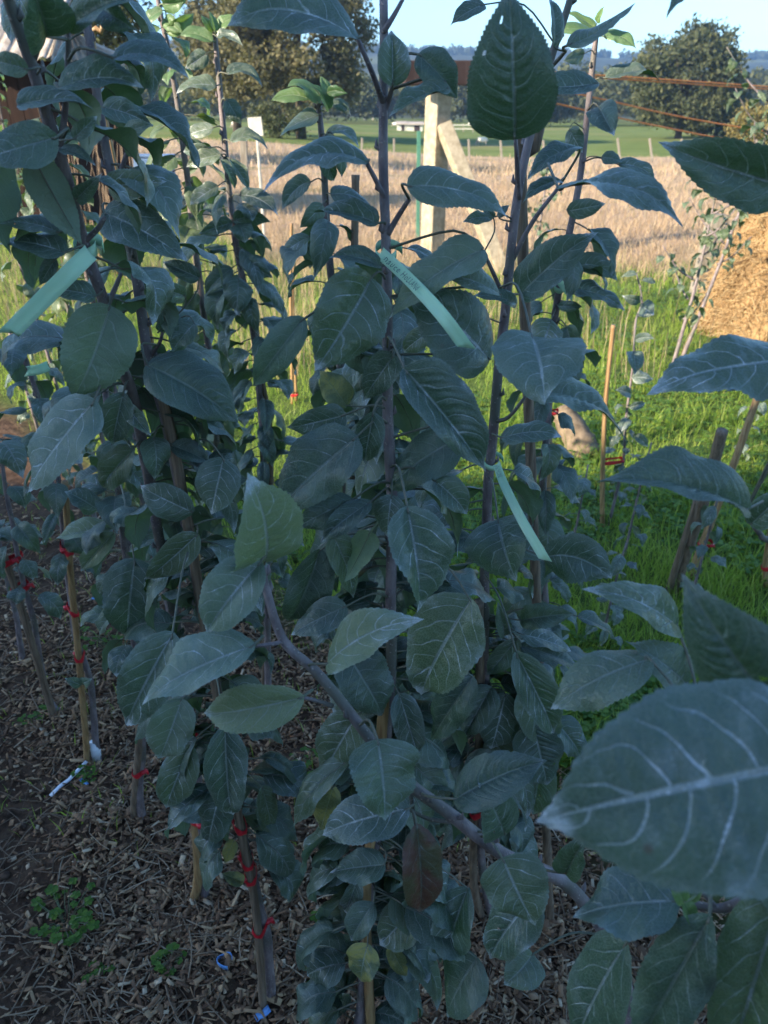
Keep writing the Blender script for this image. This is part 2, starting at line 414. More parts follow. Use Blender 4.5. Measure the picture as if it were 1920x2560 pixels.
def make_ground():
    na, rs = 260, [0.0]
    r = 0.08
    while r < 1480:
        rs.append(r); r *= 1.062 if r < 14 else 1.085
    V, F = [], []
    for r in rs:
        for k in range(na):
            a = 2 * math.pi * k / na
            x, y = r * math.sin(a), r * math.cos(a)
            V.append((x, y, gz(x, y)))
    for i in range(1, len(rs)):
        for k in range(na):
            k2 = (k + 1) % na
            F.append(((i - 1) * na + k, i * na + k, i * na + k2, (i - 1) * na + k2))
    m, n, out = newmat('ground_cover'); g = NG(n); p = g.coord('Object')
    sp = g.node('ShaderNodeSeparateXYZ'); g.link(p, sp.inputs[0]); x, y = sp.outputs[0], sp.outputs[1]
    n1 = g.noise(p, 2.3, 3); n2 = g.noise(p, 26, 6, 0.65); n3 = g.noise(p, 0.35, 4); n4 = g.noise(p, 0.03, 4)
    soil = g.mix(g.step(n2, 0.3, 0.7), (0.048, 0.028, 0.018), (0.13, 0.080, 0.050))
    turf = g.mix(g.step(n2, 0.3, 0.7), (0.055, 0.085, 0.02), (0.12, 0.16, 0.04))
    dry = g.mix(g.step(n2, 0.3, 0.75), (0.29, 0.195, 0.125), (0.54, 0.395, 0.26))
    dry = g.mix(g.step(n3, 0.52, 0.75), dry, (0.16, 0.16, 0.06))
    past = g.mix(g.step(n3, 0.3, 0.7), (0.10, 0.135, 0.032), (0.15, 0.18, 0.05))
    past = g.mix(g.step(n4, 0.5, 0.62), past, (0.19, 0.18, 0.07))
    wood = g.mix(g.step(g.noise(p, 0.04, 6, 0.65), 0.3, 0.7), (0.026, 0.034, 0.018), (0.075, 0.075, 0.035))
    wood = g.mix(g.step(g.noise(p, 0.006, 2), 0.58, 0.62), wood, (0.12, 0.13, 0.055))
    s = g.math('ADD', g.math('ADD', x, g.math('MULTIPLY', y, 0.9)), g.math('MULTIPLY', g.math('SUBTRACT', n1, 0.5), 0.5))
    col = g.mix(g.step(s, 1.45, 1.95), soil, turf)
    yy = g.math('ADD', y, g.math('MULTIPLY', g.math('SUBTRACT', n3, 0.5), 3.0))
    yy = g.math('ADD', yy, g.math('MULTIPLY', g.math('MINIMUM', g.math('ADD', x, 1.0), 0.0), 2.0))
    col = g.mix(g.step(yy, 8.2, 10.0), col, dry)
    col = g.mix(g.step(g.math('ADD', y, g.math('MULTIPLY', n3, 2.0)), 70, 72.5), col, past)
    col = g.mix(g.step(y, 420, 470), col, wood)
    g.link(g.principled(col, 0.95, 0.08, g.bump(n2, 0.8, 0.02)), out.inputs[0])
    o = link('ground', mesh('ground', V, np.array(F), ['ground_cover']))
    tag(o, kind='structure')
make_ground()

# ------------------------------------------------------------------ unseen building added to cast the nursery's shade, widened to darken the leaves
def shade_building():
    H, yw = 5.42, -3.2
    t = empty('shade_building', (-8.2, yw, 0), 'unseen plastered building behind the viewer, added and widened to shade the nursery rows', 'building')
    b = MB(); b.box((0, -3.5, H / 2 - 0.1), 15.2, 7, H - 0.2); b.build('wall', ['plaster'], t, smooth=False)
    b = MB()
    for s in (0, 1):
        y0, y1, z0, z1 = (0.25, -3.5, H, H + 2.3) if not s else (-3.5, -7.3, H + 2.3, H)
        V = [(-7.9, y0, z0 - .15), (7.9, y0, z0 - .15), (7.9, y1, z1 - .15), (-7.9, y1, z1 - .15)]
        V += [(v[0], v[1], v[2] + .15) for v in V]
        b.add(V, [(3, 2, 1, 0), (4, 5, 6, 7), (0, 1, 5, 4), (1, 2, 6, 5), (2, 3, 7, 6), (3, 0, 4, 7)])
    b.build('roof', ['roof_tile'], t, smooth=False)
    b = MB()
    for sx in (-7.6, 7.6):
        b.add([(sx, 0, H - .2), (sx, -7, H - .2), (sx, -3.5, H + 2.05)], [(0, 1, 2)])
    b.build('gable', ['plaster'], t, smooth=False)
    for x in (-4.5, -2, 4.5):
        b = MB(); b.box((x, 0.0, 1.6), 1.0, 0.08, 1.3); f = b.build('window', ['white_paint'], t, smooth=False)
        b = MB(); b.box((x, 0.05, 1.6), 0.8, 0.03, 1.1); b.build('pane', ['trough'], f, smooth=False)
    b = MB(); b.box((1.5, 0.0, 1.05), 1.1, 0.08, 2.1); b.build('door', ['plank_brown'], t, smooth=False)
shade_building()

# ------------------------------------------------------------------ grass, dry grass, clover
def blades(name, pts, hs, ws, mat, label, cat, lean=0.5, segs=2):
    n = len(pts)
    ang = NR.uniform(0, 2 * np.pi, n); la = NR.uniform(0, 2 * np.pi, n); lm = NR.uniform(0.1, 1.0, n) * lean
    rows = []
    for k in range(segs + 1):
        t = k / segs
        c = pts.copy()
        c[:, 2] += hs * (t - 0.25 * lm * t * t)
        c[:, 0] += np.cos(la) * lm * hs * t ** 1.8
        c[:, 1] += np.sin(la) * lm * hs * t ** 1.8
        if k < segs:
            hw = ws * (1 - 0.55 * t) / 2
            d = np.stack([np.cos(ang) * hw, np.sin(ang) * hw, np.zeros(n)], 1)
            rows += [c - d, c + d]
        else: rows += [c]
    nv = 2 * segs + 1
    V = np.stack(rows, 1).reshape(-1, 3)
    base = (np.arange(n) * nv)[:, None]
    tris = []
    for k in range(segs):
        a = 2 * k
        if k < segs - 1: tris += [[a, a + 1, a + 3], [a, a + 3, a + 2]]
        else: tris += [[a, a + 1, a + 2]]
    F = (base[:, None, :] + np.array(tris)[None]).reshape(-1, 3)
    o = link(name, mesh(name, V, F, [mat]))
    return tag(o, label, cat, kind='stuff')
def scatter(n, y0, y1, keep, power=1.0, xr=0.62):
    out = []
    while len(out) < n:
        y = y0 + (y1 - y0) * rng.random() ** power
        x = rng.uniform(-1, 1) * (xr * y + 0.25)
        k = keep(x, y)
        if rng.random() < k: out.append((x, y, gz(x, y) - 0.004))
    return np.array(out)
def tuft(x, y): return 0.25 + 0.75 * max(0, min(1, 0.5 + 1.6 * mnoise.noise(Vector((x * 3.1, y * 3.1, 7)))))
pts = scatter(66000, 1.5, 16, lambda x, y: (1 - soilness(x, y)) ** 2 * tuft(x, y) * (1.0 - S(edge(x) - 1, edge(x) + .6, y)), 2.0)
hh = np.array([0.03 + 0.085 * abs(NR.normal(0.55, 0.35)) * (0.6 + 0.8 * tuft(p[0] + 5, p[1])) for p in pts])
blades('grass', pts, hh, NR.uniform(0.0028, 0.0062, len(pts)) * (0.8 + pts[:, 1] * 0.07), 'grass', 'tufted bright green grass behind and beside the nursery rows', 'grass', 0.9)
pts = scatter(3000, 1.2, 3.0, lambda x, y: 0.05 + S(0.2, 0.8, mnoise.noise(Vector((x * 1.9, y * 1.9, 2))) + 0.15) * (1 - soilness(x, y) * 0.9), 1.0)
blades('weedy_grass', pts, NR.uniform(0.02, 0.06, len(pts)), NR.uniform(0.002, 0.004, len(pts)), 'grass', 'thin weedy grass scattered over the mulched strip', 'grass', 0.9)
def clovers(name, pts, label, cat, mat='clover', size=(0.006, 0.013), hgt=(0.02, 0.07)):
    V, F = [], []
    for p in pts:
        h = rng.uniform(*hgt); s = rng.uniform(*size); a0 = rng.uniform(0, 6.28)
        c = Vector(p) + Vector((rng.uniform(-.02, .02), rng.uniform(-.02, .02), h))
        for k in range(3):
            a = a0 + k * 2.094 + rng.uniform(-.2, .2); d = Vector((math.cos(a), math.sin(a), rng.uniform(-.35, .25))); q = Vector((-math.sin(a), math.cos(a), rng.uniform(-.2, .2)))
            o = len(V)
            V += [tuple(c), tuple(c + d * s * .9 + q * s * .75), tuple(c + d * s * 1.7 + q * s * .45), tuple(c + d * s * 1.7 - q * s * .45), tuple(c + d * s * .9 - q * s * .75)]
            F.append((o, o + 1, o + 2)); F.append((o, o + 2, o + 3)); F.append((o, o + 3, o + 4))
    o = link(name, mesh(name, V, np.array(F), [mat], smooth=False))
    return tag(o, label, cat, kind='stuff')
pts = scatter(15000, 1.5, 7.5, lambda x, y: (1 - soilness(x, y)) * S(0.05, 0.4, mnoise.noise(Vector((x * 1.1, y * 1.1, 12))) + 0.12 + 0.25 * S(0.5, 2.0, x)), 1.4)
clovers('clover', pts, 'low clover and broad-leaved weeds among the grass', 'clover')
pts = scatter(46000, 7.6, 30, lambda x, y: S(edge(x) - 1.4, edge(x) + .6, y) * (1 - 0.75 * S(18, 30, y)), 1.7)
hh = NR.uniform(0.06, 0.30, len(pts)) * (0.5 + 0.5 * NR.uniform(0, 1, len(pts)))
blades('dry_grass', pts, hh, NR.uniform(0.004, 0.009, len(pts)) * (0.6 + pts[:, 1] * 0.06), 'dry_grass', 'dry straw-coloured grass of the field beyond the post', 'grass', 1.1)

pts = scatter(14000, 28, 70, lambda x, y: 1, 1.0)
blades('far_dry_grass', pts, NR.uniform(.15, .45, len(pts)), NR.uniform(.02, .05, len(pts)), 'dry_grass', 'pale dry grass of the far part of the field', 'grass', 1.1)
pts = scatter(2600, 4.6, 9.0, lambda x, y: S(-.3, .5, mnoise.noise(Vector((x * .9, y * .9, 31))) + .25 * S(6, 8.5, y)) * (1 - .8 * S(.6, 2.0, x)), 1.0)
blades('tall_weed_stalks', pts, NR.uniform(.15, .6, len(pts)), NR.uniform(.003, .006, len(pts)), 'dry_grass', 'tall thin dry stalks standing where grass meets field', 'weeds', .35)
# ------------------------------------------------------------------ mulch, straw and clods of the nursery strip
def vis_soil(x, y): return soilness(x, y)
def chips():
    pts = scatter(36000, 0.55, 3.3, lambda x, y: soilness(x, y) ** 1.5 * (0.10 + 0.90 * S(-0.2, 0.45, x + 0.9 * y - 0.34 + 0.35 * mnoise.noise(Vector((x * 2.5, y * 2.5, 1))))) * (1 - 0.8 * S(1.6, 2.6, y)), 1.2)
    n = len(pts)
    L = NR.gamma(2.1, 0.0064, n) + 0.004; Wd = NR.gamma(3.0, 0.0014, n) + .0013; T = NR.uniform(0.0008, 0.0022, n)
    a = NR.uniform(0, 6.283, n); pit = NR.normal(0, 0.28, n); rol = NR.uniform(-.6, .6, n)
    d = np.stack([np.cos(a) * np.cos(pit), np.sin(a) * np.cos(pit), np.sin(pit)], 1)
    s = np.stack([-np.sin(a) * np.cos(rol), np.cos(a) * np.cos(rol), np.sin(rol)], 1)
    u = np.cross(d, s)
    c = pts + np.array([0, 0, 1]) * (0.004 + NR.uniform(0, 0.012, n) + np.abs(np.sin(pit)) * L * .5)[:, None]
    V = []
    for sz in (-1, 1):
        for sy in (-1, 1):
            for sx in (-1, 1):
                tap = NR.uniform(.75, 1.0, n)
                V.append(c + d * (L * sx / 2 * tap)[:, None] + s * (Wd * sy / 2)[:, None] + u * (T * sz / 2)[:, None])
    V = np.stack(V, 1).reshape(-1, 3)
    q = np.array([(0, 2, 3, 1), (4, 5, 7, 6), (0, 1, 5, 4), (2, 6, 7, 3), (0, 4, 6, 2), (1, 3, 7, 5)])
    F = ((np.arange(n) * 8)[:, None, None] + q[None]).reshape(-1, 4)
    tag(link('wood_chip_mulch', mesh('wood_chip_mulch', V, F, ['chips'], smooth=False)), 'tan and brown chopped straw and wood chips mulching the bare soil', 'mulch', kind='stuff')
chips()
def straws():
    pts = scatter(3000, 0.6, 2.8, lambda x, y: soilness(x, y), 1.2)
    V, F = [], []
    for p in pts:
        L = rng.uniform(.03, .11); a = rng.uniform(0, 6.28); w = rng.uniform(.0008, .0018); bend = rng.uniform(-.25, .25)
        base = Vector(p) + Vector((0, 0, rng.uniform(.008, .02)))
        P = []
        for k in range(4):
            t = k / 3 - .5
            aa = a + bend * t
            P.append(base + Vector((math.cos(aa), math.sin(aa), 0)) * L * t + Vector((0, 0, rng.uniform(-.004, .006))))
        v, f = tube(P, w, 3, False); o = len(V)
        V += [tuple(x) for x in v]; F += [tuple(i + o for i in q) for q in f]
    tag(link('straw_litter', mesh('straw_litter', V, np.array(F), ['straw'])), 'loose grey straws lying on the mulch', 'straw', kind='stuff')
straws()
def clods():
    bm = bmesh.new(); bmesh.ops.create_icosphere(bm, subdivisions=1, radius=1)
    base = np.array([v.co for v in bm.verts]); fc = np.array([[v.index for v in f.verts] for f in bm.faces]); bm.free()
    pts = scatter(900, 0.6, 3.6, lambda x, y: soilness(x, y) * (1.0 - 0.75 * S(0.0, 0.5, x + 0.9 * y - 0.4)), 1.1)
    V, F = [], []
    for p in pts:
        r = rng.uniform(.003, .013)
        sc = np.array([rng.uniform(.7, 1.3), rng.uniform(.7, 1.3), rng.uniform(.5, .9)]) * r
        v = base * (1 + NR.uniform(-.3, .3, (len(base), 1))) * sc + p + np.array([0, 0, r * .25])
        F.append(fc + len(V) * len(base)); V.append(v)
    tag(link('soil_clods', mesh('soil_clods', np.concatenate(V), np.concatenate(F), ['clod'])), 'dark crumbly soil clods along the left of the strip', 'soil', kind='stuff')
clods()

# ------------------------------------------------------------------ far trees, woods, bushes
def foliage(center, radii, nclump, per, qs, clump_r, seed, squash=0.0, shell=0.55, hole=0.0):
    g = np.random.RandomState(seed)
    C = []
    while len(C) < nclump:
        v = g.normal(size=3); v /= np.linalg.norm(v)
        r = (shell + (1 - shell) * g.uniform() ** 0.6)
        q = v * r
        if q[2] < -0.75 + squash: continue
        nn = mnoise.noise(Vector((q * 2.1 + seed * 1.7).tolist()))
        if nn < hole: continue
        bulge = 1 + 0.22 * mnoise.noise(Vector((q * 1.4 + seed).tolist()))
        C.append(q * bulge * np.array(radii) + np.array(center))
    C = np.repeat(np.array(C), per, 0)
    n = len(C)
    c = C + g.normal(size=(n, 3)) * clump_r * np.array([1, 1, .7])
    a = g.normal(size=(n, 3)); a /= np.linalg.norm(a, axis=1)[:, None]
    b = np.cross(a, g.normal(size=(n, 3))); b /= np.linalg.norm(b, axis=1)[:, None]
    s = (qs * g.uniform(.5, 1.3, n))[:, None]
    V = np.stack([c - a * s, c + b * s * .55, c + a * s, c - b * s * .55], 1).reshape(-1, 3)
    F = (np.arange(n) * 4)[:, None] + np.arange(4)[None]
    return V, F
def broad_tree(name, loc, height, radii, label, mat, seed, nclump=150, per=70, qs=.28, clump_r=.7, trunk_r=.35, group=None, cat='tree', hole=-0.18, cz=None):
    t = empty(name, loc, label, cat, group)
    g = random.Random(seed)
    b = MB()
    cz = cz if cz is not None else height - radii[2]
    top = Vector((g.uniform(-.3, .3), g.uniform(-.3, .3), cz + radii[2] * .35))
    b.tube([(0, 0, -.4), (0.05, 0, height * .18), (top.x * .5, top.y * .5, cz * .75), tuple(top)], [trunk_r * 1.3, trunk_r, trunk_r * .75, trunk_r * .15], 9)
    for k in range(13):
        a = k * 2.4 + g.uniform(-.4, .4); z0 = height * g.uniform(.16, .55)
        e = Vector((math.cos(a) * radii[0] * g.uniform(.55, .9), math.sin(a) * radii[1] * g.uniform(.55, .9), cz + radii[2] * g.uniform(-.35, .75)))
        s0 = Vector((top.x * .4, top.y * .4, z0))
        m = s0.lerp(e, .45) + Vector((0, 0, g.uniform(0, .12) * height))
        b.tube(smooth_path([s0, m, e], 4), [trunk_r * .42 * (1 - .9 * i / 8) for i in range(9)], 6)
    b.build('trunk', ['trunk'], t)
    V, F = foliage((0, 0, cz), radii, nclump, per, qs, clump_r, seed, hole=hole)
    link('crown', mesh('crown', V, F, [mat], smooth=False), t)
    return t
def on_ground(dx, Y, dz=0):             # foot of a far thing: direction from the picture, Y metres ahead
    p = at(dx, 400, Y)
    return Vector((p.x, Y, gz(p.x, Y) + dz))
broad_tree('oak_tree', on_ground(655, 88), 18.5, (7.0, 6.5, 8.6), 'large brownish oak behind the white marker post', 'oak_leaf', 3, 330, 80, .25, .62, .45, 'tall oaks beyond the field', hole=-0.08)
broad_tree('oak_tree', on_ground(522, 94), 18.0, (5.6, 5.6, 8.2), 'oak on the left of the big pair, behind the leafy stem tops', 'oak_leaf', 4, 250, 80, .25, .62, .4, 'tall oaks beyond the field', hole=-0.08)
broad_tree('ivy_bush', on_ground(610, 84), 3.6, (2.4, 2.0, 1.9), 'grey-green ivy bush at the foot of the oaks', 'dark_leaf', 5, 60, 60, .16, .4, .12, cat='bush')
broad_tree('oak_tree', on_ground(1448, 118), 13.6, (7.0, 6.5, 6.8), 'rounded dark oak standing alone in the pasture on the right', 'dark_leaf', 6, 260, 80, .30, .7, .4, 'tall oaks beyond the field', hole=-0.3)
broad_tree('oak_tree', on_ground(1525, 130), 7.4, (4.2, 4.2, 3.8), 'low dark tree against the right side of the lone oak', 'dark_leaf', 16, 120, 70, .30, .7, .3, 'tall oaks beyond the field', hole=-0.3)
broad_tree('golden_bush', on_ground(1640, 100), 4.9, (4.3, 3.6, 3.0), 'yellow-green rounded bush at the right edge of the pasture', 'gold_leaf', 7, 120, 80, .22, .5, .2, cat='bush', hole=-0.5)
broad_tree('ash_tree', on_ground(165, 30), 8.2, (3.0, 3.0, 3.2), 'bluish green tree rising behind the corrugated shed roof', 'dark_leaf', 8, 150, 70, .13, .4, .2, hole=-0.1)
broad_tree('ash_tree', on_ground(20, 34), 9.5, (3.6, 3.4, 3.6), 'brownish tree at the left edge behind the shed', 'oak_leaf', 18, 150, 70, .14, .45, .2, hole=-0.1)
def woods():
    Vs, Fs, n0 = [], [], 0
    g = random.Random(5)
    k = 0
    for Yr, cnt, hmin, hmax in ((215, 46, 9, 14), (275, 60, 11, 17), (380, 70, 14, 21)):
        for i in range(cnt):
            dx = -150 + (i + g.uniform(-.4, .4)) * 1960 / cnt
            if Yr < 230 and (790 < dx < 1060): continue
            if Yr < 230 and 1545 < dx < 1700: continue
            Y = Yr * g.uniform(.93, 1.07); c = on_ground(dx, Y)
            h = g.uniform(hmin, hmax); r = h * g.uniform(.34, .5)
            V, F = foliage((c.x, c.y, c.z + h * .52), (r, r, h * .52), 26, 26, .62 * Yr / 215, 1.1, 100 + k, hole=-.6, shell=.4); k += 1
            Vs.append(V); Fs.append(F + n0); n0 += len(V)
    tag(link('far_wood', mesh('far_wood', np.concatenate(Vs), np.concatenate(Fs), ['dark_leaf'], smooth=False)), 'hazy wooded belt along the far side of the pasture', 'wood', kind='stuff')
woods()
def ridge_wood():
    Vs, Fs, n0 = [], [], 0
    g = random.Random(9)
    for i in range(420):
        dx = g.uniform(-150, 1810); Y = g.uniform(1150, 1420)
        c = on_ground(dx, Y); h = g.uniform(6, 12)
        V, F = foliage((c.x, c.y, c.z + h * .45), (h * .6, h * .6, h * .5), 10, 10, 2.6, 2.0, 900 + i, hole=-.7, shell=.3)
        Vs.append(V); Fs.append(F + n0); n0 += len(V)
    tag(link('ridge_wood', mesh('ridge_wood', np.concatenate(Vs), np.concatenate(Fs), ['dark_leaf'], smooth=False)), 'blue-grey wooded ridge on the skyline', 'wood', kind='stuff')
ridge_wood()

# ------------------------------------------------------------------ sheep
def sheep_mesh(grazing):
    b = MB()
    prof = [(-.56, .06, .62), (-.52, .17, .62), (-.40, .25, .62), (-.15, .285, .60), (.12, .28, .60), (.34, .24, .63), (.47, .17, .68), (.53, .09, .72)]
    n = 10; V, F = [], []
    for i, (x, r, z) in enumerate(prof):
        for k in range(n):
            a = 2 * math.pi * k / n
            V.append((x, math.cos(a) * r * .86, z + math.sin(a) * r))
        if i:
            for k in range(n):
                F.append(((i - 1) * n + k, (i - 1) * n + (k + 1) % n, i * n + (k + 1) % n, i * n + k))
    F.append(tuple(range(n - 1, -1, -1))); F.append(tuple((len(prof) - 1) * n + k for k in range(n)))
    b.add(V, F)
    if grazing: b.tube([(.42, 0, .66), (.58, 0, .45), (.66, 0, .24), (.76, 0, .10)], [.13, .10, .085, .05], 8, 1)
    else: b.tube([(.42, 0, .70), (.58, 0, .86), (.68, 0, .90), (.84, 0, .80)], [.13, .10, .09, .05], 8, 1)
    for x, k in ((-.38, -.04), (.36, .02)):
        for y in (-.12, .12):
            b.tube([(x, y, .5), (x + k, y, .28), (x, y, .0)], [.075, .045, .035], 6, 1)
    b.tube([(-.54, 0, .68), (-.62, 0, .5)], [.04, .03], 6)
    return b
sheep_spots = [(1037, 313, 'white sheep grazing nearest the dry field, right of the concrete post', 1, 2.9), (1010, 271, 'white sheep standing in the mid pasture just right of the post', 1, .4), (982, 262, 'small white sheep seen end-on right of the post', 0, 1.4),
               (1012, 256, 'far white sheep near the rail fence', 1, .1), (852, 272, 'white sheep left of the concrete post in the pasture', 1, 2.6), (790, 256, 'leftmost of the far white sheep beside the middle stem', 1, .2),
               (806, 258, 'far white sheep next to the middle stem', 0, 1.9), (519, 276, 'white sheep left of the white marker post', 1, 3.0)]
for i, (dx, dy, lab, gr, rz) in enumerate(sheep_spots):
    lo, hi = 30.0, 300.0
    for _ in range(40):                 # walk out until the ground lies at the sheep's feet in the picture
        mid = (lo + hi) / 2
        p = on_ground(dx, mid)
        if proj(p)[1] > dy + 2: lo = mid
        else: hi = mid
    s = sheep_mesh(gr).build('sheep', ['fleece', 'sheep_skin'], None, on_ground(dx, mid))
    s.rotation_euler = (0, 0, rz); tag(s, lab, 'sheep', 'sheep grazing in the pasture')

# ------------------------------------------------------------------ posts, fence, twine
def post(name, base, top, w, d, mat, label, cat, rot=0.0, group=None):
    base = Vector(base); top = Vector(top); ax = (top - base)
    q = ax.to_track_quat('Z', 'Y').to_matrix() @ Matrix.Rotation(rot, 3, 'Z')
    b = MB(); b.box((ax * .5), w, d, ax.length, q)
    o = b.build(name, [mat], None, base, smooth=False, bevel=min(w, d) * .08)
    return tag(o, label, cat, group)
YP = 9.3
pb = at(932, 560, YP); pb.z = gz(pb.x, pb.y) - .1
pt = at(944, 166, YP)
cp = empty('concrete_post', (pb.x, pb.y, pb.z), 'square concrete corner post with diagonal brace at the field edge', 'post')
rot45 = Matrix.Rotation(R(38), 3, 'Z')
def beam(name, a, bq, w, d, mat, parent, rz=0.0):
    a, bq = Vector(a), Vector(bq); ax = bq - a
    q = ax.to_track_quat('Z', 'Y').to_matrix() @ Matrix.Rotation(rz, 3, 'Z')
    m = MB(); m.box((a + bq) * .5, w, d, ax.length, q)
    return m.build(name, [mat], parent, None, smooth=False, bevel=.012)
vpost = MB(); vpost.box((0, 0, (pt.z - pb.z) / 2), .20, .20, pt.z - pb.z, rot45); 
lean = vpost.build('shaft', ['concrete'], cp, smooth=False, bevel=.014)
lean.rotation_euler = (0, R(.9), 0)
br0 = at(958, 270, YP - .12) - pb; br1 = at(1092, 628, 8.6) - pb; br1.z = gz(1, 8.6) - pb.z - .1
beam('brace', br0, br1, .15, .15, 'concrete', cp, R(38))
lb = empty('timber_beam', at(945, 170, YP - .25), 'dark brown timber lying across the top of the concrete post', 'beam')
beam('timber', at(872, 158, YP - .3) - lb.location, at(1022, 158, YP - .2) - lb.location, .16, .22, 'wood_brown', lb)
def twine(pl, lab):
    P = [at(x, y, Y) for x, y, Y in pl]
    o = MB(); b0 = P[0].copy(); o.tube(smooth_path([p - b0 for p in P], 8), .0085, 6)
    tag(o.build('twine', ['twine'], None, b0), lab, 'twine', 'orange twines strung from the post')
twine([(890, 146, 9.05), (1005, 149, 9.1), (1300, 163, 10.2), (1700, 190, 12.2)], 'topmost orange twine stretched across the field on the right')
twine([(1003, 160, 9.1), (1150, 160, 9.6), (1300, 168, 10.2), (1700, 195, 12.2)], 'orange twine running just under the topmost one')
twine([(1003, 163, 9.1), (1180, 190, 9.6), (1300, 214, 10.2), (1480, 254, 11.2), (1700, 292, 12.2)], 'middle orange twine sloping down to the right')
twine([(1000, 172, 9.1), (1180, 218, 9.6), (1330, 253, 10.3), (1520, 292, 11.3), (1700, 325, 12.2)], 'lowest orange twine sloping down behind the big right leaf')
wp = empty('marker_post', at(562, 385, 10.6), 'white marker post with a pale square board on top', 'post')
wp.location.z = gz(wp.location.x, 10.6) - .05
beam('stake', (0, 0, 0), at(555, 285, 10.6) - wp.location, .055, .03, 'white_paint', wp)
bb = MB(); bb.box(at(552, 274, 10.55) - wp.location, .17, .02, .21, Matrix.Rotation(R(-4), 3, 'Y')); bb.build('board', ['white_paint'], wp, smooth=False, bevel=.004)
def ground_post(dx, y_top, Y, w, mat, lab, cat='post', lean=0):
    b = on_ground(dx, Y, -.1); t = at(dx + lean, y_top, Y)
    return post('fence_post', b, t, w, w, mat, lab, cat)
ground_post(526, 302, 11.5, .09, 'post_wood', 'grey wooden fence post left of the white marker post')
ground_post(905, 283, 11.0, .05, 'green_paint', 'slim green metal post left of the concrete post')
ground_post(1552, 462, 7.4, .15, 'post_wood', 'short dark grey post standing beside the straw heap')
for k, dx in enumerate(range(690, 1660, 78)):
    ground_post(dx + (k * 37) % 23, 304 - (k * 13) % 7, 62 + (k % 3), .14, 'post_wood', 'thin far fence post in the row along the pasture edge')['group'] = 'far fence posts along the pasture'
def far_rail():
    t = empty('rail_fence', on_ground(1015, 150), 'pale rail fence in front of the far wood', 'fence')
    for k in range(7):
        b = MB(); b.box((-5 + k * 1.7, 0, .6), .14, .14, 1.5); b.build('post', ['post_wood'], t, smooth=False)
    for z in (.55, 1.15):
        b = MB(); b.box((.1, -.09, z), 10.6, .05, .14); b.build('rail', ['white_paint'], t, smooth=False)
far_rail()
for k, (dx, w) in enumerate(((866, 1.5), (893, 2.8))):
    c = on_ground(dx, 150)
    t = empty('field_shelter', c, ['small white box shelter beyond the pasture', 'white roofed shelter beyond the pasture, right of the small one'][k], 'shelter')
    b = MB(); b.box((0, 0, .5), w, 2.2, 1.2); b.build('wall', ['white_paint'], t, smooth=False)
    b = MB(); b.box((0, -.1, 1.2), w + .5, 2.8, .2, Matrix.Rotation(R(6), 3, 'X')); b.build('roof', ['roof_sheet'], t, smooth=False)
    b = MB(); b.box((w * .15, -1.11, .45), w * .35, .06, .9); b.build('opening', ['wood_brown'], t, smooth=False)

# ------------------------------------------------------------------ shed on the left
def shed():
    c = at(98, 117, 12.0)
    zc = c.z - .05
    t = empty('shed', (c.x, c.y, 0), 'brown plank shed with a corrugated sheet roof at the left edge', 'shed')
    zb = gz(c.x, c.y) - .1
    dl = Vector((-1, -.12, 0)).normalized(); dr = Vector((.45, 1, 0)).normalized()
    for side, (d, n, L) in enumerate(((dl, 30, 6.0), (dr, 9, 1.8))):
        inset = Vector((-.35, .30, 0))
        for k in range(n):
            p = inset + d * (k + .5) * (L / n)
            ang = math.atan2(d.y, d.x)
            b = MB(); b.box(p + Vector((0, 0, (zc + zb) / 2 + rng.uniform(-.01, .01))), L / n * .955, .03 + .008 * (k % 2), zc - zb, Matrix.Rotation(ang, 3, 'Z'))
            b.build('plank', ['plank_brown'], t, smooth=False)
    # corrugated roof: eave from the left to the front corner, rising away from it
    e0, e1 = dl * 6.6, Vector((0, 0, 0)); up = Vector((-.25, 2.5, 1.15))
    for sheet in range(7):
        V, F = [], []
        nu, nv = 22, 2
        for i in range(nu + 1):
            f = (sheet + i / nu * 1.02) / 7
            p = e1.lerp(e0, f)
            wv = .03 * math.sin(i / nu * 2 * math.pi * 5)
            for j in range(nv):
                q = p + up * j
                V.append((q.x, q.y, zc + q.z + wv + .006 * (sheet % 2)))
        for i in range(nu):
            F.append((i * 2, i * 2 + 1, i * 2 + 3, i * 2 + 2))
        o = link('roof_sheet', mesh('roof_sheet', V, F, ['roof_sheet']), t)
        so = o.modifiers.new('thick', 'SOLIDIFY'); so.thickness = .008
    V, F = [], []
    nu = 40
    rr = dr * 2.2
    for i in range(nu + 1):             # second slope over the right wall
        p = Vector((0, 0, 0)).lerp(rr, i / nu); wv = .03 * math.sin(i / nu * 2 * math.pi * 13)
        q = p.lerp(up, .0) ; w = (up * 1.0) * (1 - i / nu) + (rr + Vector((-2.2, 0, .75))) * (i / nu)
        V += [(q.x, q.y, zc + wv), (w.x, w.y, zc + w.z + wv)]
    for i in range(nu): F.append((i * 2, i * 2 + 2, i * 2 + 3, i * 2 + 1))
    o = link('roof_sheet', mesh('roof_sheet', V, F, ['roof_sheet']), t)
    so = o.modifiers.new('thick', 'SOLIDIFY'); so.thickness = .008
shed()
def trough():
    c = on_ground(338, 20)
    t = empty('water_trough', c, 'pale blue-grey tank glimpsed low behind the left saplings', 'tank')
    b = MB(); b.box((0, 0, .32), .85, .6, .6); b.build('tank', ['trough'], t, smooth=False, bevel=.04)
    b = MB(); b.box((0, 0, .65), .92, .66, .05); b.build('lid', ['trough'], t, smooth=False, bevel=.015)
trough()
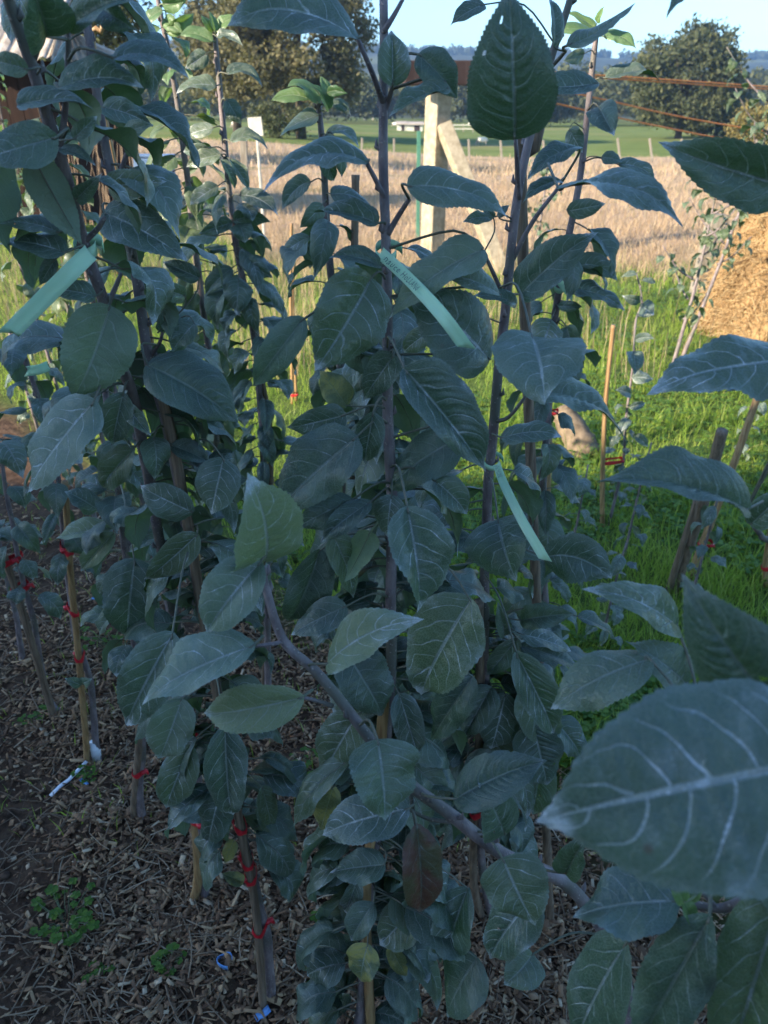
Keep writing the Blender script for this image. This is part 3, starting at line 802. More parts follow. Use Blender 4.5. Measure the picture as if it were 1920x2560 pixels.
def brush_pile():
    c = on_ground(178, 8.6)
    t = empty('brushwood', c, 'bundle of bare pale sticks leaning by the shed', 'sticks')
    for k in range(46):
        a = Vector((rng.uniform(-.35, .4), rng.uniform(-.2, .2), 0)); h = rng.uniform(.7, 1.75)
        e = a + Vector((rng.uniform(-.25, .35), rng.uniform(-.15, .15), h))
        m = a.lerp(e, .5) + Vector((rng.uniform(-.08, .08), 0, 0))
        r0 = rng.uniform(.005, .010)
        b = MB(); b.tube(smooth_path([a, m, e], 3), [r0 * (1 - .1 * i) for i in range(7)], 5); b.build('stick', ['straw'], t)
brush_pile()

# ------------------------------------------------------------------ straw heap, stump
def straw_heap():
    c = on_ground(1742, 6.1)
    t = empty('straw_heap', c, 'tall golden heap of straw at the right edge', 'straw')
    prof = [(0, .54), (.12, .53), (.45, .46), (.75, .38), (.95, .33), (1.12, .30), (1.28, .28), (1.5, .24), (1.75, .02)]
    n, V, F = 28, [], []
    pr = []
    for i in range(len(prof) - 1):
        for k in range(4):
            f = k / 4; pr.append((prof[i][0] * (1 - f) + prof[i + 1][0] * f, prof[i][1] * (1 - f) + prof[i + 1][1] * f))
    pr.append(prof[-1])
    cxs = lambda z: .16 * S(.7, 1.5, z)
    for i, (z, r) in enumerate(pr):
        for k in range(n):
            a = 2 * math.pi * k / n
            rr = r * (1 + .24 * mnoise.noise(Vector((math.cos(a) * 2, math.sin(a) * 2, z * 3))) + .14 * mnoise.noise(Vector((math.cos(a) * 7, math.sin(a) * 7, z * 9))))
            V.append((cxs(z) + math.cos(a) * rr, math.sin(a) * rr, z - .05))
        if i:
            for k in range(n): F.append(((i - 1) * n + k, (i - 1) * n + (k + 1) % n, i * n + (k + 1) % n, i * n + k))
    link('heap_core', mesh('heap_core', V, np.array(F), ['hay_core']), t)
    V, F = [], []
    g = random.Random(3)
    for k in range(8200):
        z = 1.7 * g.random() ** 1.25; r = np.interp(z, [p[0] for p in prof], [p[1] for p in prof]); a = g.uniform(0, 6.28)
        p = Vector((cxs(z) + math.cos(a) * r, math.sin(a) * r, z - .05))
        out = Vector((math.cos(a), math.sin(a), .25)); tan = Vector((-math.sin(a), math.cos(a), 0)); dn = Vector((math.cos(a) * .35, math.sin(a) * .35, -1))
        d = (dn * g.uniform(-.2, 1) + tan * g.uniform(-.9, .9) + out * g.uniform(-.05, .6)).normalized(); L = g.uniform(.08, .30)
        P = [p - d * L * .5 + out * .012, p + out * g.uniform(.012, .04), p + d * L * .5 + out * g.uniform(0, .05)]
        v, f = tube(P, g.uniform(.0012, .0026), 3, False); o = len(V)
        V += [tuple(x) for x in v]; F += [tuple(i + o for i in q) for q in f]
    tag(link('straws', mesh('straws', V, np.array(F), ['hay']), t), kind='stuff')
    b = MB()
    for k in range(9):
        a = Vector((-.25 + g.uniform(-.1, .1), -.15, .75)); b.tube([a, a + Vector((g.uniform(-.2, .1), g.uniform(-.1, .1), g.uniform(.2, .42)))], [.004, .002], 4)
    for k in range(5):
        a = Vector((-.3, -.2, .62)); b.tube([a, a + Vector((-g.uniform(.3, .55), g.uniform(-.1, .1), g.uniform(-.2, -.1)))], [.003, .002], 4)
    b.build('loose_stalks', ['hay'], t)
    m = MB(); m.tube([(.30, .35, -.1), (.34, .3, .9), (.36, .28, 1.75)], [.06, .055, .05], 8); m.build('pole', ['post_wood'], t)
straw_heap()
def stump():
    a = ground_at(1262, 975); b = at(1212, 882, a.y + .15)
    t = MB(); L = (b - a)
    P = [a * 0 - L * .15, L * .2, L * .55, L * .85, L * 1.02]
    t.tube(smooth_path(P, 4), [.085, .09, .082, .08, .085, .075, .078, .07, .072, .07, .066, .06, .064, .05, .055, .04, .03], 12)
    o = t.build('stump', ['stone'], None, a)
    for v in o.data.vertices: v.co += v.normal * .010 * mnoise.noise(v.co * 18)
    tag(o, 'rough sunlit stump leaning in the grass behind the right-hand sapling', 'stump')
stump()

def haze():
    b = MB(); b.box((0, 0, 56), 3300, 3300, 120)
    o = b.build('haze', [], None, None, smooth=False)
    m, n, out = newmat('air'); v = n.nodes.new('ShaderNodeVolumePrincipled')
    v.inputs['Color'].default_value = (.66, .80, 1, 1); v.inputs['Density'].default_value = .00055; v.inputs['Anisotropy'].default_value = .72
    n.links.new(v.outputs[0], out.inputs['Volume'])
    o.data.materials.append(m); tag(o, 'thin blue air haze over the far hills', 'haze', kind='stuff')
haze()
# ------------------------------------------------------------------ leaf shape
PU = [0, .015, .04, .09, .16, .25, .36, .48, .60, .71, .80, .87, .92, .96, .985, 1.0]
PW = [.02, .26, .50, .74, .90, .98, 1.0, .96, .86, .70, .50, .295, .16, .078, .04, 0.0]
def leaf_geo(B, C, T, N, Wd, seed, nu=40, nv=8, fold=.12, curl=.10, wave=.06, twist=0.0, petiole=None, pr=.0013, bend=0.0):
    """blade from B to T along a quadratic midrib with control point C; N is the upper side. Returns verts, faces, uv, material index."""
    g = np.random.RandomState(seed)
    B, C, T = (np.array(v, float) for v in (B, C, T)); N = np.array(N, float)
    u = np.linspace(0, 1, nu + 1)
    P = (1 - u)[:, None] ** 2 * B + 2 * ((1 - u) * u)[:, None] * C + (u ** 2)[:, None] * T
    P = P - (N / max(1e-9, np.linalg.norm(N)))[None] * (np.linalg.norm(T - B) * g.uniform(.0, .10) * np.clip((u - .6) / .4, 0, 1) ** 2)[:, None]
    d = 2 * (1 - u)[:, None] * (C - B) + 2 * u[:, None] * (T - C)
    d /= np.maximum(np.linalg.norm(d, axis=1), 1e-9)[:, None]
    Ls = np.linalg.norm(np.diff(P, axis=0), axis=1).sum()
    s = np.cross(np.repeat(N[None], nu + 1, 0), d)
    s /= np.maximum(np.linalg.norm(s, axis=1), 1e-9)[:, None]
    n = np.cross(d, s)
    an = twist * (u - .3)
    s, n = s * np.cos(an)[:, None] + n * np.sin(an)[:, None], n * np.cos(an)[:, None] - s * np.sin(an)[:, None]
    w = np.interp(u ** g.uniform(.84, 1.22), PU, PW)
    w[1:-1] = .5 * w[1:-1] + .25 * (w[:-2] + w[2:])
    if nu >= 28:
        tooth = np.where(np.arange(nu + 1) % 2 == 0, 1.0, -1.0)
    else: tooth = np.zeros(nu + 1)
    vs = np.linspace(-1, 1, nv + 1)
    ph = g.uniform(0, 6.28, 4); asym = g.uniform(-.07, .07)
    V = np.zeros((nu + 1, nv + 1, 3)); UV = np.zeros((nu + 1, nv + 1, 2))
    half = Wd / 2
    for j, v in enumerate(vs):
        av = abs(v); sg = np.sign(v)
        ww = w * half * (1 + asym * sg)
        edge = 1 + (g.uniform(.008, .028) * tooth + .02 * np.sin(u * 19 + ph[3] + sg)) * (av > .99)
        fwd = np.where(av > .99, .006 * tooth * Ls, 0) + (-.028 * Ls * av ** 2) * np.exp(-u * 7)      # cordate base lobes
        sec = np.abs(((u - .27 * av ** 1.6) * 6.6 + .45 * (v > 0)) % 1 - .5) * 2
        z = (np.sin(fold) * av * (1 - .45 * av) * ww / half * half * 1.0
             - curl * av ** 2 * ww * (1 + .5 * np.sin(u * 4 + ph[0]))
             + wave * half * av ** 2 * (np.sin(u * 9 + ph[1] + sg * 1.3) + .6 * np.sin(u * 17 + ph[2] * sg)) * np.sin(np.pi * np.clip(u, 0.02, 1)) ** .5
             + .026 * Ls * (.5 - np.abs(sec - .45)) * np.minimum(1, av * 5) * (1 - av) * 2.0 * np.sin(np.pi * u) ** .4)
        V[:, j] = P + s * (v * ww / max(av, 1e-6) * av * edge * (np.cos(fold * .8)))[:, None] * (1 if av > 0 else 0) + n * z[:, None] + d * fwd[:, None]
        UV[:, j, 0] = u; UV[:, j, 1] = .5 + .5 * v
    V[-1, :] = P[-1]
    # midrib lies in a slight groove
    idx = np.arange((nu + 1) * (nv + 1)).reshape(nu + 1, nv + 1)
    F = np.stack([idx[:-1, :-1], idx[1:, :-1], idx[1:, 1:], idx[:-1, 1:]], -1).reshape(-1, 4)
    F = F[:, ::-1]
    Vl = V.reshape(-1, 3); UVl = UV.reshape(-1, 2)
    # outward face order: upper side is N
    a, b, c = Vl[F[len(F) // 2][0]], Vl[F[len(F) // 2][1]], Vl[F[len(F) // 2][2]]
    if np.dot(np.cross(b - a, c - a), n[nu // 2]) < 0: F = F[:, ::-1]
    MI = np.zeros(len(F), int)
    if petiole is not None and len(petiole) > 1:
        rad = [pr * (1.25 - .4 * k / (len(petiole) - 1)) for k in range(len(petiole))]
        tv, tf = tube(petiole, rad, 5, False)
        o = len(Vl)
        Vl = np.concatenate([Vl, np.array([tuple(x) for x in tv])]); UVl = np.concatenate([UVl, np.full((len(tv), 2), .5)])
        F = np.concatenate([F, np.array(tf) + o]); MI = np.concatenate([MI, np.ones(len(tf), int)])
        # the petiole runs on as a raised midrib under the blade
        mv, mf = tube([tuple(P[k] - n[k] * .0006) for k in range(0, int(nu * .9), max(1, nu // 10))], [pr * .8 * (1 - .085 * i) for i in range(len(range(0, int(nu * .9), max(1, nu // 10))))], 4, False)
        o = len(Vl)
        Vl = np.concatenate([Vl, np.array([tuple(x) for x in mv])]); UVl = np.concatenate([UVl, np.full((len(mv), 2), .5)])
        F = np.concatenate([F, np.array(mf) + o]); MI = np.concatenate([MI, np.ones(len(mf), int)])
    return Vl, F, UVl, MI

# ------------------------------------------------------------------ trees
def stem_at_height(path, z):
    for a, b in zip(path[:-1], path[1:]):
        if min(a.z, b.z) <= z <= max(a.z, b.z) and abs(a.z - b.z) > 1e-6:
            return a.lerp(b, (z - a.z) / (b.z - a.z))
    return path[0] if abs(path[0].z - z) < abs(path[-1].z - z) else path[-1]
class Tree:
    def __init__(s, name, pts, r0, r1, label, mat='bark', group='young apple trees of the nursery rows', extra=(), graft=0.0):
        """pts: world points, foot first. extra: further twigs as (points, r0, r1)."""
        s.path = smooth_path(pts, 8 if not graft else 14)
        s.all = list(s.path)
        foot = s.path[0]
        s.root = empty(name, foot, label, 'tree', group)
        s.foot = foot
        b = MB()
        n = len(s.path)
        rad = []
        for i in range(n):
            f = i / (n - 1)
            r = r0 * (1 - f) + r1 * f
            r *= 1 + .05 * mnoise.noise(s.path[i] * 30)
            if graft: r *= 1 + .42 * math.exp(-((s.path[i].z - graft) / .045) ** 2) + .22 * S(graft + .05, graft - .05, s.path[i].z) if graft else 1
            rad.append(r)
        jit = [p - foot + Vector((mnoise.noise(p * 9), mnoise.noise(p * 9 + Vector((5, 5, 5))), 0)) * .003 for p in s.path]
        b.tube(jit, rad, 10)
        for k in range(4, n - 1, 5):          # buds and old leaf scars along the bark
            p = jit[k]; a = k * 2.4; o = Vector((math.cos(a), math.sin(a), .5))
            b.tube([p + o * rad[k] * .6, p + o * rad[k] * 1.5, p + o * rad[k] * 1.5 + Vector((0, 0, .007))], [.003, .0026, .0006], 5)
        s.stem = b.build('stem', [mat], s.root)
        for P, a0, a1 in extra:
            pp = smooth_path(P, 5)
            s.all += pp
            t = MB(); t.tube([p - foot for p in pp], [a0 + (a1 - a0) * i / (len(pp) - 1) for i in range(len(pp))], 7)
            t.build('branch', [mat], s.root)
        s.k = 0
    def nearest(s, p):
        return min(s.all, key=lambda q: (q - p).length + max(0, q.z - p.z) * 1.2)
    def leaf(s, bx, by, tx, ty, w, Y=None, k=0.0, r=None, m='leaf', under=False, dt=None, name='leaf', Lmax=.115, nu=40, fold=None, wave=None, pet=True, holes=()):
        """one leaf read from the picture: base, tip, apparent width; its distance comes from the stem it grows on and a leaf's usual size."""
        g = random.Random(hash((round(bx), round(by), round(tx), round(ty))) & 0xffff)
        if Y is None:
            ys = min(s.all, key=lambda q: (Vector(proj(q)) - Vector((bx, by))).length)
            Y = ys.y - .025 + g.uniform(-.02, .01)
        La = math.hypot(tx - bx, ty - by)
        for _ in range(30):
            B = at(bx, by, Y); mp = m_per_px(B)
            need = max(La, w / .72) * mp
            if need > Lmax: Y *= Lmax / need
            else: break
        B = at(bx, by, Y); mp = m_per_px(B)
        Lr = max(La * mp, w * mp / .74)
        da = math.sqrt(max(0, Lr ** 2 - (La * mp) ** 2))
        if dt is None: dt = -da if da > .012 else g.uniform(-.03, .015)
        T0 = at(tx, ty, Y)
        vd = (T0 - CAM).normalized()
        T = T0 + vd * dt
        # a mid point lifted in the picture gives the arch of the rib
        Cm = (B + T) * .5 + VU * (2 * k * mp)
        ax = (T - B).normalized()
        vn = (CAM - (B + T) * .5).normalized()
        Nc = (vn - ax * vn.dot(ax)).normalized()
        Ns = ax.cross(Nc).normalized()
        if Ns.z < 0: Ns = -Ns
        Wr = w * mp
        if Wr < .50 * Lr:
            Wt = .56 * Lr; ang = math.acos(max(.12, Wr / Wt)); Wr = Wt
            if r is not None: ang = R(r)
        else:
            ang = R(r) if r is not None else R(g.uniform(-22, 30))
            Wr = Wr / max(.5, math.cos(ang))
        N = Nc * math.cos(ang) + Ns * math.sin(ang)
        if under: N = -N
        if abs(k) < 1: Cm = Cm + N * Lr * g.uniform(.04, .24)
        P = None
        if pet:
            q = s.nearest(B)
            gap = (q - B).length
            m1 = q.lerp(B - ax * min(.02, gap * .3), .6) + Vector((0, 0, .1 * gap))
            P = smooth_path([q - B, m1 - B, Vector((0, 0, 0)), ax * .004], 4)
        if not holes and La > 90 and g.random() < .2:      # eaten spots, inside or at the rim
            holes = tuple((g.uniform(.2, .9), g.choice((.02, .98, g.uniform(.1, .9))), g.uniform(.012, .035)) for _ in range(g.randint(1, 3)))
        V, F, UV, MI = leaf_geo((0, 0, 0), Cm - B, T - B, N, Wr, g.randint(0, 9999), nu if not holes else 72, 8 if not holes else 26, g.uniform(.2, 1.0) if fold is None else fold, g.uniform(.0, .22),
                                g.uniform(.04, .15) if wave is None else wave, g.uniform(-.9, .9), P, .0012 if Lr > .05 else .0008)
        if holes:                       # bites eaten through the blade
            nf = 72 * 26; cen = UV[F[:nf]].mean(1); keep = np.ones(len(F), bool)
            for hu, hv, hr in holes:
                dd = np.hypot((cen[:, 0] - hu) * 1.35, (cen[:, 1] - hv)); keep[:nf] &= ~(dd < hr * (1 + .3 * np.sin(cen[:, 0] * 140)))
            F, MI = F[keep], MI[keep]
        o = link(name, mesh(name, V, F, [m, 'petiole' if m not in ('leaf_young',) else 'petiole_green'], UV, MI), s.root, B - s.foot)
        s.k += 1
        return o
    def table(s, txt, **kw):
        for ln in txt.strip().splitlines():
            p = ln.split()
            if len(p) < 5: continue
            a = dict(kw)
            for q in p[5:]:
                key, val = q.split('=')
                a[key] = val if key == 'm' else (bool(int(val)) if key == 'under' else float(val))
            s.leaf(*[float(v) for v in p[:5]], **a)
    def fill(s, z0, z1, n, size=(.07, .1), away=None, m='leaf', spread=.05, seed=1, droop=(.2, .9), path=None):
        """more leaves of the same tree in a spiral up the stem, from shared blades"""
        g = random.Random(seed)
        P = [p for p in (path or s.path)]
        for i in range(n):
            z = z0 + (z1 - z0) * (i + g.random() * .6) / n
            q = stem_at_height(P, z)
            a = i * 2.4 + g.uniform(-.5, .5)
            for _ in range(12):
                out = Vector((math.cos(a), math.sin(a), 0))
                if away is None or out.y > away: break
                a = g.uniform(0, 6.28)
            L = g.uniform(*size)
            dr = g.uniform(*droop)
            ax = (out + Vector((0, 0, -dr))).normalized()
            N = (Vector((0, 0, 1)) + out * g.uniform(.1, .8) + Vector((g.uniform(-.4, .4), g.uniform(-.4, .4), 0)))
            pl = min(.6, max(.3, spread / L))
            sd = N.cross(ax).normalized(); N = ax.cross(sd)
            mt = Matrix((ax, sd, N)).transposed().to_4x4()
            pool = POOL[m]
            o = link('leaf', pool[g.randrange(len(pool))], s.root)
            st = out * .0 + Vector((0, 0, 0))
            o.matrix_local = Matrix.Translation(q - s.foot + st) @ mt @ Matrix.Scale(L / .085, 4)
            s.k += 1
POOL = {}
def make_pool(mat, n=12, nu=22, nv=6, pet='petiole'):
    g = random.Random(42); out = []
    for i in range(n):
        b = g.uniform(.28, .5); lift = g.uniform(.06, .2)
        bx = Vector((b, 0, lift)); t = Vector((b + 1.0 - g.uniform(.05, .45), g.uniform(-.12, .12), lift - g.uniform(.05, .75)))
        c = (bx + t) * .5 + Vector((.12, 0, g.uniform(.15, .48)))
        P = smooth_path([Vector((0, 0, 0)), Vector((b * .55, 0, lift * .75)), bx, bx + (c - bx) * .1], 4)
        V, F, UV, MI = leaf_geo(bx, c, t, (0, 0, 1), g.uniform(.55, .72), 300 + i, nu, nv, g.uniform(.2, 1.0), g.uniform(.05, .4), g.uniform(.06, .2), g.uniform(-1, 1), P, .013)
        V = V * .085
        out.append(mesh('leaf_blade', V, F, [mat, pet], UV, MI))
    POOL[mat] = out
make_pool('leaf', 18, 30, 6); make_pool('leaf_pale', 8); make_pool('leaf_back', 14, 30, 6); make_pool('leaf_young', 8, 22, 6, 'petiole_green')

def wpts(spec):                         # (dx, dy, Y) picture points, foot first
    return [at(*q) for q in spec]
def foot(x, y, dz=-.02): return Vector((x, y, gz(x, y) + dz))

# ---- front row ------------------------------------------------------------
A = Tree('apple_tree', [foot(-.05, .735), Vector((-.05, .735, .12)), Vector((-.035, .74, .3))] + wpts([(800, 1900, .75), (838, 1560, .76), (846, 1150, .765), (838, 900, .775), (836, 690, .785), (832, 450, .80), (828, 200, .815), (826, -60, .83)]),
         .0090, .0038, 'tall central apple sapling, its stem rising out of the top of the picture', graft=.17,
         extra=[(wpts([(838, 505, .795), (858, 470, .79), (884, 430, .785)]), .0032, .0022), (wpts([(832, 430, .80), (815, 395, .795), (792, 352, .79)]), .003, .002),
                (wpts([(829, 225, .812), (805, 160, .80), (772, 82, .79)]), .003, .002), (wpts([(831, 240, .812), (840, 215, .81), (848, 186, .80)]), .003, .002),
                (wpts([(827, 70, .82), (850, 35, .82), (880, -20, .83)]), .003, .0015)])
A.table("""
848 183 846 62 92 r=10
790 350 566 402 62 k=38
770 82 492 34 86 k=34
905 118 990 212 88
968 192 838 254 46 k=10
884 402 1108 460 92 k=18 m=leaf_pale
815 482 676 458 58 k=8
822 575 710 552 52
1042 540 838 690 112 m=leaf_pale
800 602 680 802 184
655 690 545 836 92 m=leaf_pale
1056 776 886 632 160
1078 636 950 592 48
850 768 782 866 76
748 876 690 800 66 m=leaf_yellow
744 896 616 926 72
806 892 786 1006 78
992 946 832 1060 108
768 946 584 1112 160
760 1080 640 1140 75
846 1070 836 1162 72
800 1085 690 1170 70
940 1040 1010 1110 80
880 1098 908 1326 188
690 1190 620 1352 112
720 1160 764 1292 66
800 1150 745 1260 60 m=leaf_young under=1
746 1310 626 1372 76
740 1400 832 1552 124
1016 1296 906 1504 172
1020 1462 930 1602 112
770 1545 690 1685 112
862 1500 905 1640 90
840 1660 870 1760 100
830 1868 712 1884 84
770 1902 744 1972 52
806 1952 758 2032 82
794 2040 778 2124 78 m=leaf_yellow
720 1700 690 1800 60 m=leaf_yellow
920 1950 820 2042 104
1010 1920 958 2082 130
1030 2070 962 2198 122
845 2045 880 2110 40 m=leaf_yellow
""")
A.leaf(876, 800, 1052, 1020, 168, holes=((.16, .38, .03), (.13, .40, .02)))
A.fill(.25, 1.1, 40, (.075, .11), -0.25, seed=3)
A.fill(.2, .85, 64, (.085, .125), -.7, seed=103)
A.fill(.85, 1.2, 22, (.08, .11), -.4, seed=104)
A.fill(1.1, 1.45, 10, (.06, .085), 0.2, seed=4)

B = Tree('apple_tree', [foot(-.225, .905), Vector((-.222, .905, .05))] + wpts([(562, 1960, .905), (520, 1790, .90), (452, 1400, .89), (372, 970, .89), (326, 780, .89), (290, 570, .895), (246, 390, .90), (215, 230, .91), (180, 0, .92), (172, -60, .92)]),
         .0090, .0038, 'apple sapling second from the left edge at the top, stem split grey beside its cane', graft=.20,
         extra=[(wpts([(250, 400, .90), (275, 330, .88), (300, 280, .87)]), .0028, .002), (wpts([(325, 770, .89), (345, 740, .88), (352, 712, .875)]), .0025, .0018)])
B.table("""
235 402 360 392 68
226 460 406 562 110
255 302 332 268 34
222 232 332 272 58
345 714 378 642 42
320 790 516 912 138
332 946 334 1036 68
372 962 456 1000 62
482 992 456 1112 98
416 1106 300 1050 78
425 1156 308 1258 78
372 1370 268 1572 142
392 1512 344 1640 112 m=leaf_pale
412 1612 358 1746 104
486 1572 502 1772 128
476 1712 448 1832 78
566 1700 588 1794 50
506 1816 484 1866 32 m=leaf_yellow
526 1905 478 1886 36 m=leaf_yellow
430 600 350 565 50
400 640 330 615 46
420 700 372 760 60
""")
B.fill(.45, 1.3, 46, (.07, .105), -0.2, seed=5)
B.fill(.4, 1.05, 40, (.08, .115), -.7, seed=105)
B.fill(1.2, 1.7, 30, (.065, .095), -.7, seed=6)

C = Tree('apple_tree', [foot(-.40, 1.13), Vector((-.395, 1.13, .06))] + wpts([(440, 1830, 1.12), (405, 1500, 1.06), (338, 1130, .95), (290, 860, .87), (258, 780, .83), (225, 650, .78), (180, 520, .75), (125, 330, .71), (75, 150, .69), (22, 0, .67), (4, -60, .66)]),
         .0090, .0040, 'apple sapling at the left leaning into the top corner, wide mint ribbon tied on', graft=.10,
         extra=[(wpts([(127, 335, .71), (140, 250, .70), (146, 150, .69), (148, 70, .68)]), .003, .002), (wpts([(70, 135, .69), (92, 70, .68), (112, 20, .67)]), .003, .002),
                (wpts([(185, 520, .75), (210, 495, .74), (226, 470, .73)]), .003, .002), (wpts([(232, 660, .78), (250, 620, .78), (262, 590, .78)]), .003, .002)])
C.table("""
100 78 60 -50 150
150 60 290 -10 70
218 20 292 62 78
130 190 306 180 66 k=16
248 126 408 160 46 k=24
40 226 196 222 50 k=8
122 296 -40 345 98
75 346 178 530 112 under=1 m=leaf_pale
130 322 206 352 32
60 150 -20 130 50
126 502 -5 482 34 k=10
140 545 -5 520 52
120 560 84 618 38
206 640 98 624 52
236 664 160 868 168 m=leaf_pale
202 868 48 1072 114 m=leaf_pale
216 850 134 928 52
266 850 242 964 78
276 880 326 942 52
290 968 214 1058 78
160 300 210 250 40
165 430 215 380 45
""")
C.fill(.5, 1.15, 30, (.065, .095), -0.2, seed=7)
C.fill(1.1, 1.6, 20, (.065, .095), -.5, seed=8)

def row_tree(x, y, lean, h, label, seed, n, m='leaf', r=(.010, .005), size=(.06, .095), z0=.3, ywob=0.0):
    t = Tree('apple_tree', [foot(x, y), Vector((x + lean[0] * .25, y + lean[1] * .25, h * .25)), Vector((x + lean[0] * .6, y + lean[1] * .6, h * .62)), Vector((x + lean[0], y + lean[1], h))], r[0], r[1], label)
    t.fill(z0, h, n, size, m=m, seed=seed)
    return t
D = Tree('apple_tree', [foot(-.60, 1.335)] + wpts([(300, 1700, 1.33), (306, 1600, 1.33), (285, 1300, 1.30), (262, 1120, 1.26), (240, 930, 1.24), (215, 760, 1.24)]), .0115, .005, 'apple sapling behind the left leaf curtain, only its thick forked foot showing')
D.table("""
242 1142 116 1166 52 m=leaf_pale
246 1152 174 1234 58 m=leaf_pale
290 1210 274 1382 128
210 1100 140 1060 60
""")
D.fill(.55, 1.2, 38, (.07, .1), seed=9)
E_ = Tree('apple_tree', [foot(-.775, 1.535)] + wpts([(207, 1600, 1.535), (196, 1480, 1.53), (165, 1380, 1.53), (146, 1250, 1.52), (135, 1130, 1.50), (128, 1040, 1.48), (95, 900, 1.47), (60, 790, 1.46), (22, 690, 1.45)]), .0095, .004, 'thin apple sapling on the left whose foot is wrapped in white tape')
E_.fill(.62, 1.18, 24, (.06, .09), seed=10)
E_.table("""
175 1480 140 1465 24
178 1475 196 1468 26
""")
F_ = Tree('apple_tree', [foot(-.92, 1.70)] + wpts([(102, 1500, 1.70), (72, 1340, 1.69), (45, 1230, 1.68), (20, 1100, 1.66), (-5, 950, 1.65)]), .010, .0045, 'apple sapling at the left edge behind its leaning cane')
F_.fill(.42, 1.1, 26, (.06, .095), seed=11)
F2 = Tree('apple_tree', [foot(-1.14, 1.93)] + wpts([(38, 1350, 1.92), (15, 1250, 1.92), (-10, 1130, 1.9)]), .010, .005, 'short dark sapling stem at the far left of the front row')
F2.fill(.35, .9, 14, (.06, .09), seed=12)

# the bowed shoot that crosses the picture, and the two saplings at the right edge
K = Tree('apple_tree', [foot(.27, .56), Vector((.285, .55, .35)), Vector((.285, .53, .62))] + wpts([(1255, 1938, .52), (1085, 1842, .515), (965, 1752, .515), (880, 1690, .52), (800, 1602, .53), (692, 1462, .55), (612, 1382, .56), (572, 1270, .57), (566, 1225, .57)]),
         .0085, .0034, 'bowed apple shoot crossing the picture diagonally from lower right to upper left',
         extra=[(wpts([(612, 1382, .56), (595, 1390, .555), (548, 1396, .55)]), .0024, .0016), (wpts([(718, 1525, .545), (690, 1515, .54), (652, 1506, .535)]), .0024, .0016),
                (wpts([(885, 1695, .52), (890, 1735, .515), (898, 1782, .515)]), .0024, .0016), (wpts([(985, 1775, .515), (930, 1770, .51), (882, 1748, .505)]), .0024, .0016)])
K.table("""
572 1214 548 1036 168 m=leaf_pale
562 1216 442 1368 152 m=leaf_pale
546 1396 296 1516 122 m=leaf_pale
652 1506 432 1548 130 m=leaf_pale
708 1434 906 1330 102 m=leaf_pale
816 1600 832 1774 166
984 1726 1178 1638 112
880 1747 690 1802 116
900 1784 908 1976 112 m=leaf_red
1090 1802 1042 1700 102
1086 1856 1156 2002 150
1160 1930 1056 2072 132
1150 2062 1088 2128 92
1222 1886 1272 1800 88
""", Lmax=.105)
N_ = Tree('apple_tree', [foot(.42, .34), Vector((.42, .34, .4)), Vector((.425, .335, .8)), Vector((.43, .33, 1.2)), Vector((.43, .32, 1.6))], .012, .006, 'nearest apple sapling, its big blurred leaves filling the lower right corner',
          extra=[([Vector((.425, .335, .98))] + wpts([(1700, 1915, .33), (1610, 1945, .335), (1552, 1962, .34), (1482, 1948, .345), (1455, 1930, .35)]), .0045, .0022), (wpts([(1548, 1962, .34), (1500, 1905, .35), (1496, 1880, .35)]), .002, .0012)])
N_.table("""
1790 1640 1150 1774 470 Lmax=.118 k=6 r=4 fold=.25 wave=.05
1690 1545 1476 1252 172 r=-10
1404 1424 1188 1532 112 Y=.43
1482 1476 1352 1384 100 Y=.44
1462 1352 1276 1264 92 Y=.46
1462 1946 1236 1980 156
1532 1984 1372 2266 186
1684 1938 1570 2300 226
1352 2040 1242 2262 152 Y=.36
1660 1800 1700 1990 140
1500 1880 1560 1800 60
1472 1940 1500 2020 40 m=leaf_young
1480 1948 1440 1900 36 m=leaf_young
1490 1945 1530 1880 34 m=leaf_young
""", Lmax=.105)
O_ = Tree('apple_tree', [foot(.56, .70), Vector((.56, .70, .5)), Vector((.555, .69, 1.0)), Vector((.55, .68, 1.4)), Vector((.55, .68, 1.8))], .012, .006, 'apple sapling just beyond the right edge, its serrated leaves reaching in',
          extra=[([Vector((.555, .69, 1.12))] + wpts([(1690, 1175, .60), (1640, 1150, .59), (1612, 1102, .58)]), .0035, .002)])
O_.table("""
1712 405 1424 314 158 r=-15
1724 775 1404 832 134 k=8
1704 852 1562 846 40 r=74
1614 1100 1298 1032 138
1622 1132 1706 1052 84
1500 -14 1438 36 16
""", Lmax=.11)

# ---- second row -----------------------------------------------------------
G = Tree('apple_tree', [foot(.235, 1.08)] + wpts([(1040, 1850, 1.05), (1050, 1560, 1.0), (1046, 1270, .96), (1056, 1060, .94), (1076, 830, .93), (1088, 700, .93), (1102, 560, .93), (1122, 400, .935), (1150, 270, .94), (1185, 150, .95), (1230, 20, .955), (1250, -60, .96)]),
         .0085, .0036, 'apple sapling right of centre carrying the lower mint label',
         extra=[(wpts([(1122, 430, .93), (1118, 360, .92), (1113, 298, .91)]), .003, .0022), (wpts([(1102, 570, .93), (1150, 480, .92), (1206, 406, .91)]), .0034, .002),
                (wpts([(1092, 650, .93), (1070, 600, .92), (1045, 545, .90)]), .003, .002), (wpts([(1072, 910, .93), (1100, 900, .91), (1136, 856, .90)]), .003, .002),
                (wpts([(1185, 150, .95), (1205, 130, .94), (1222, 110, .93)]), .0025, .0018)])
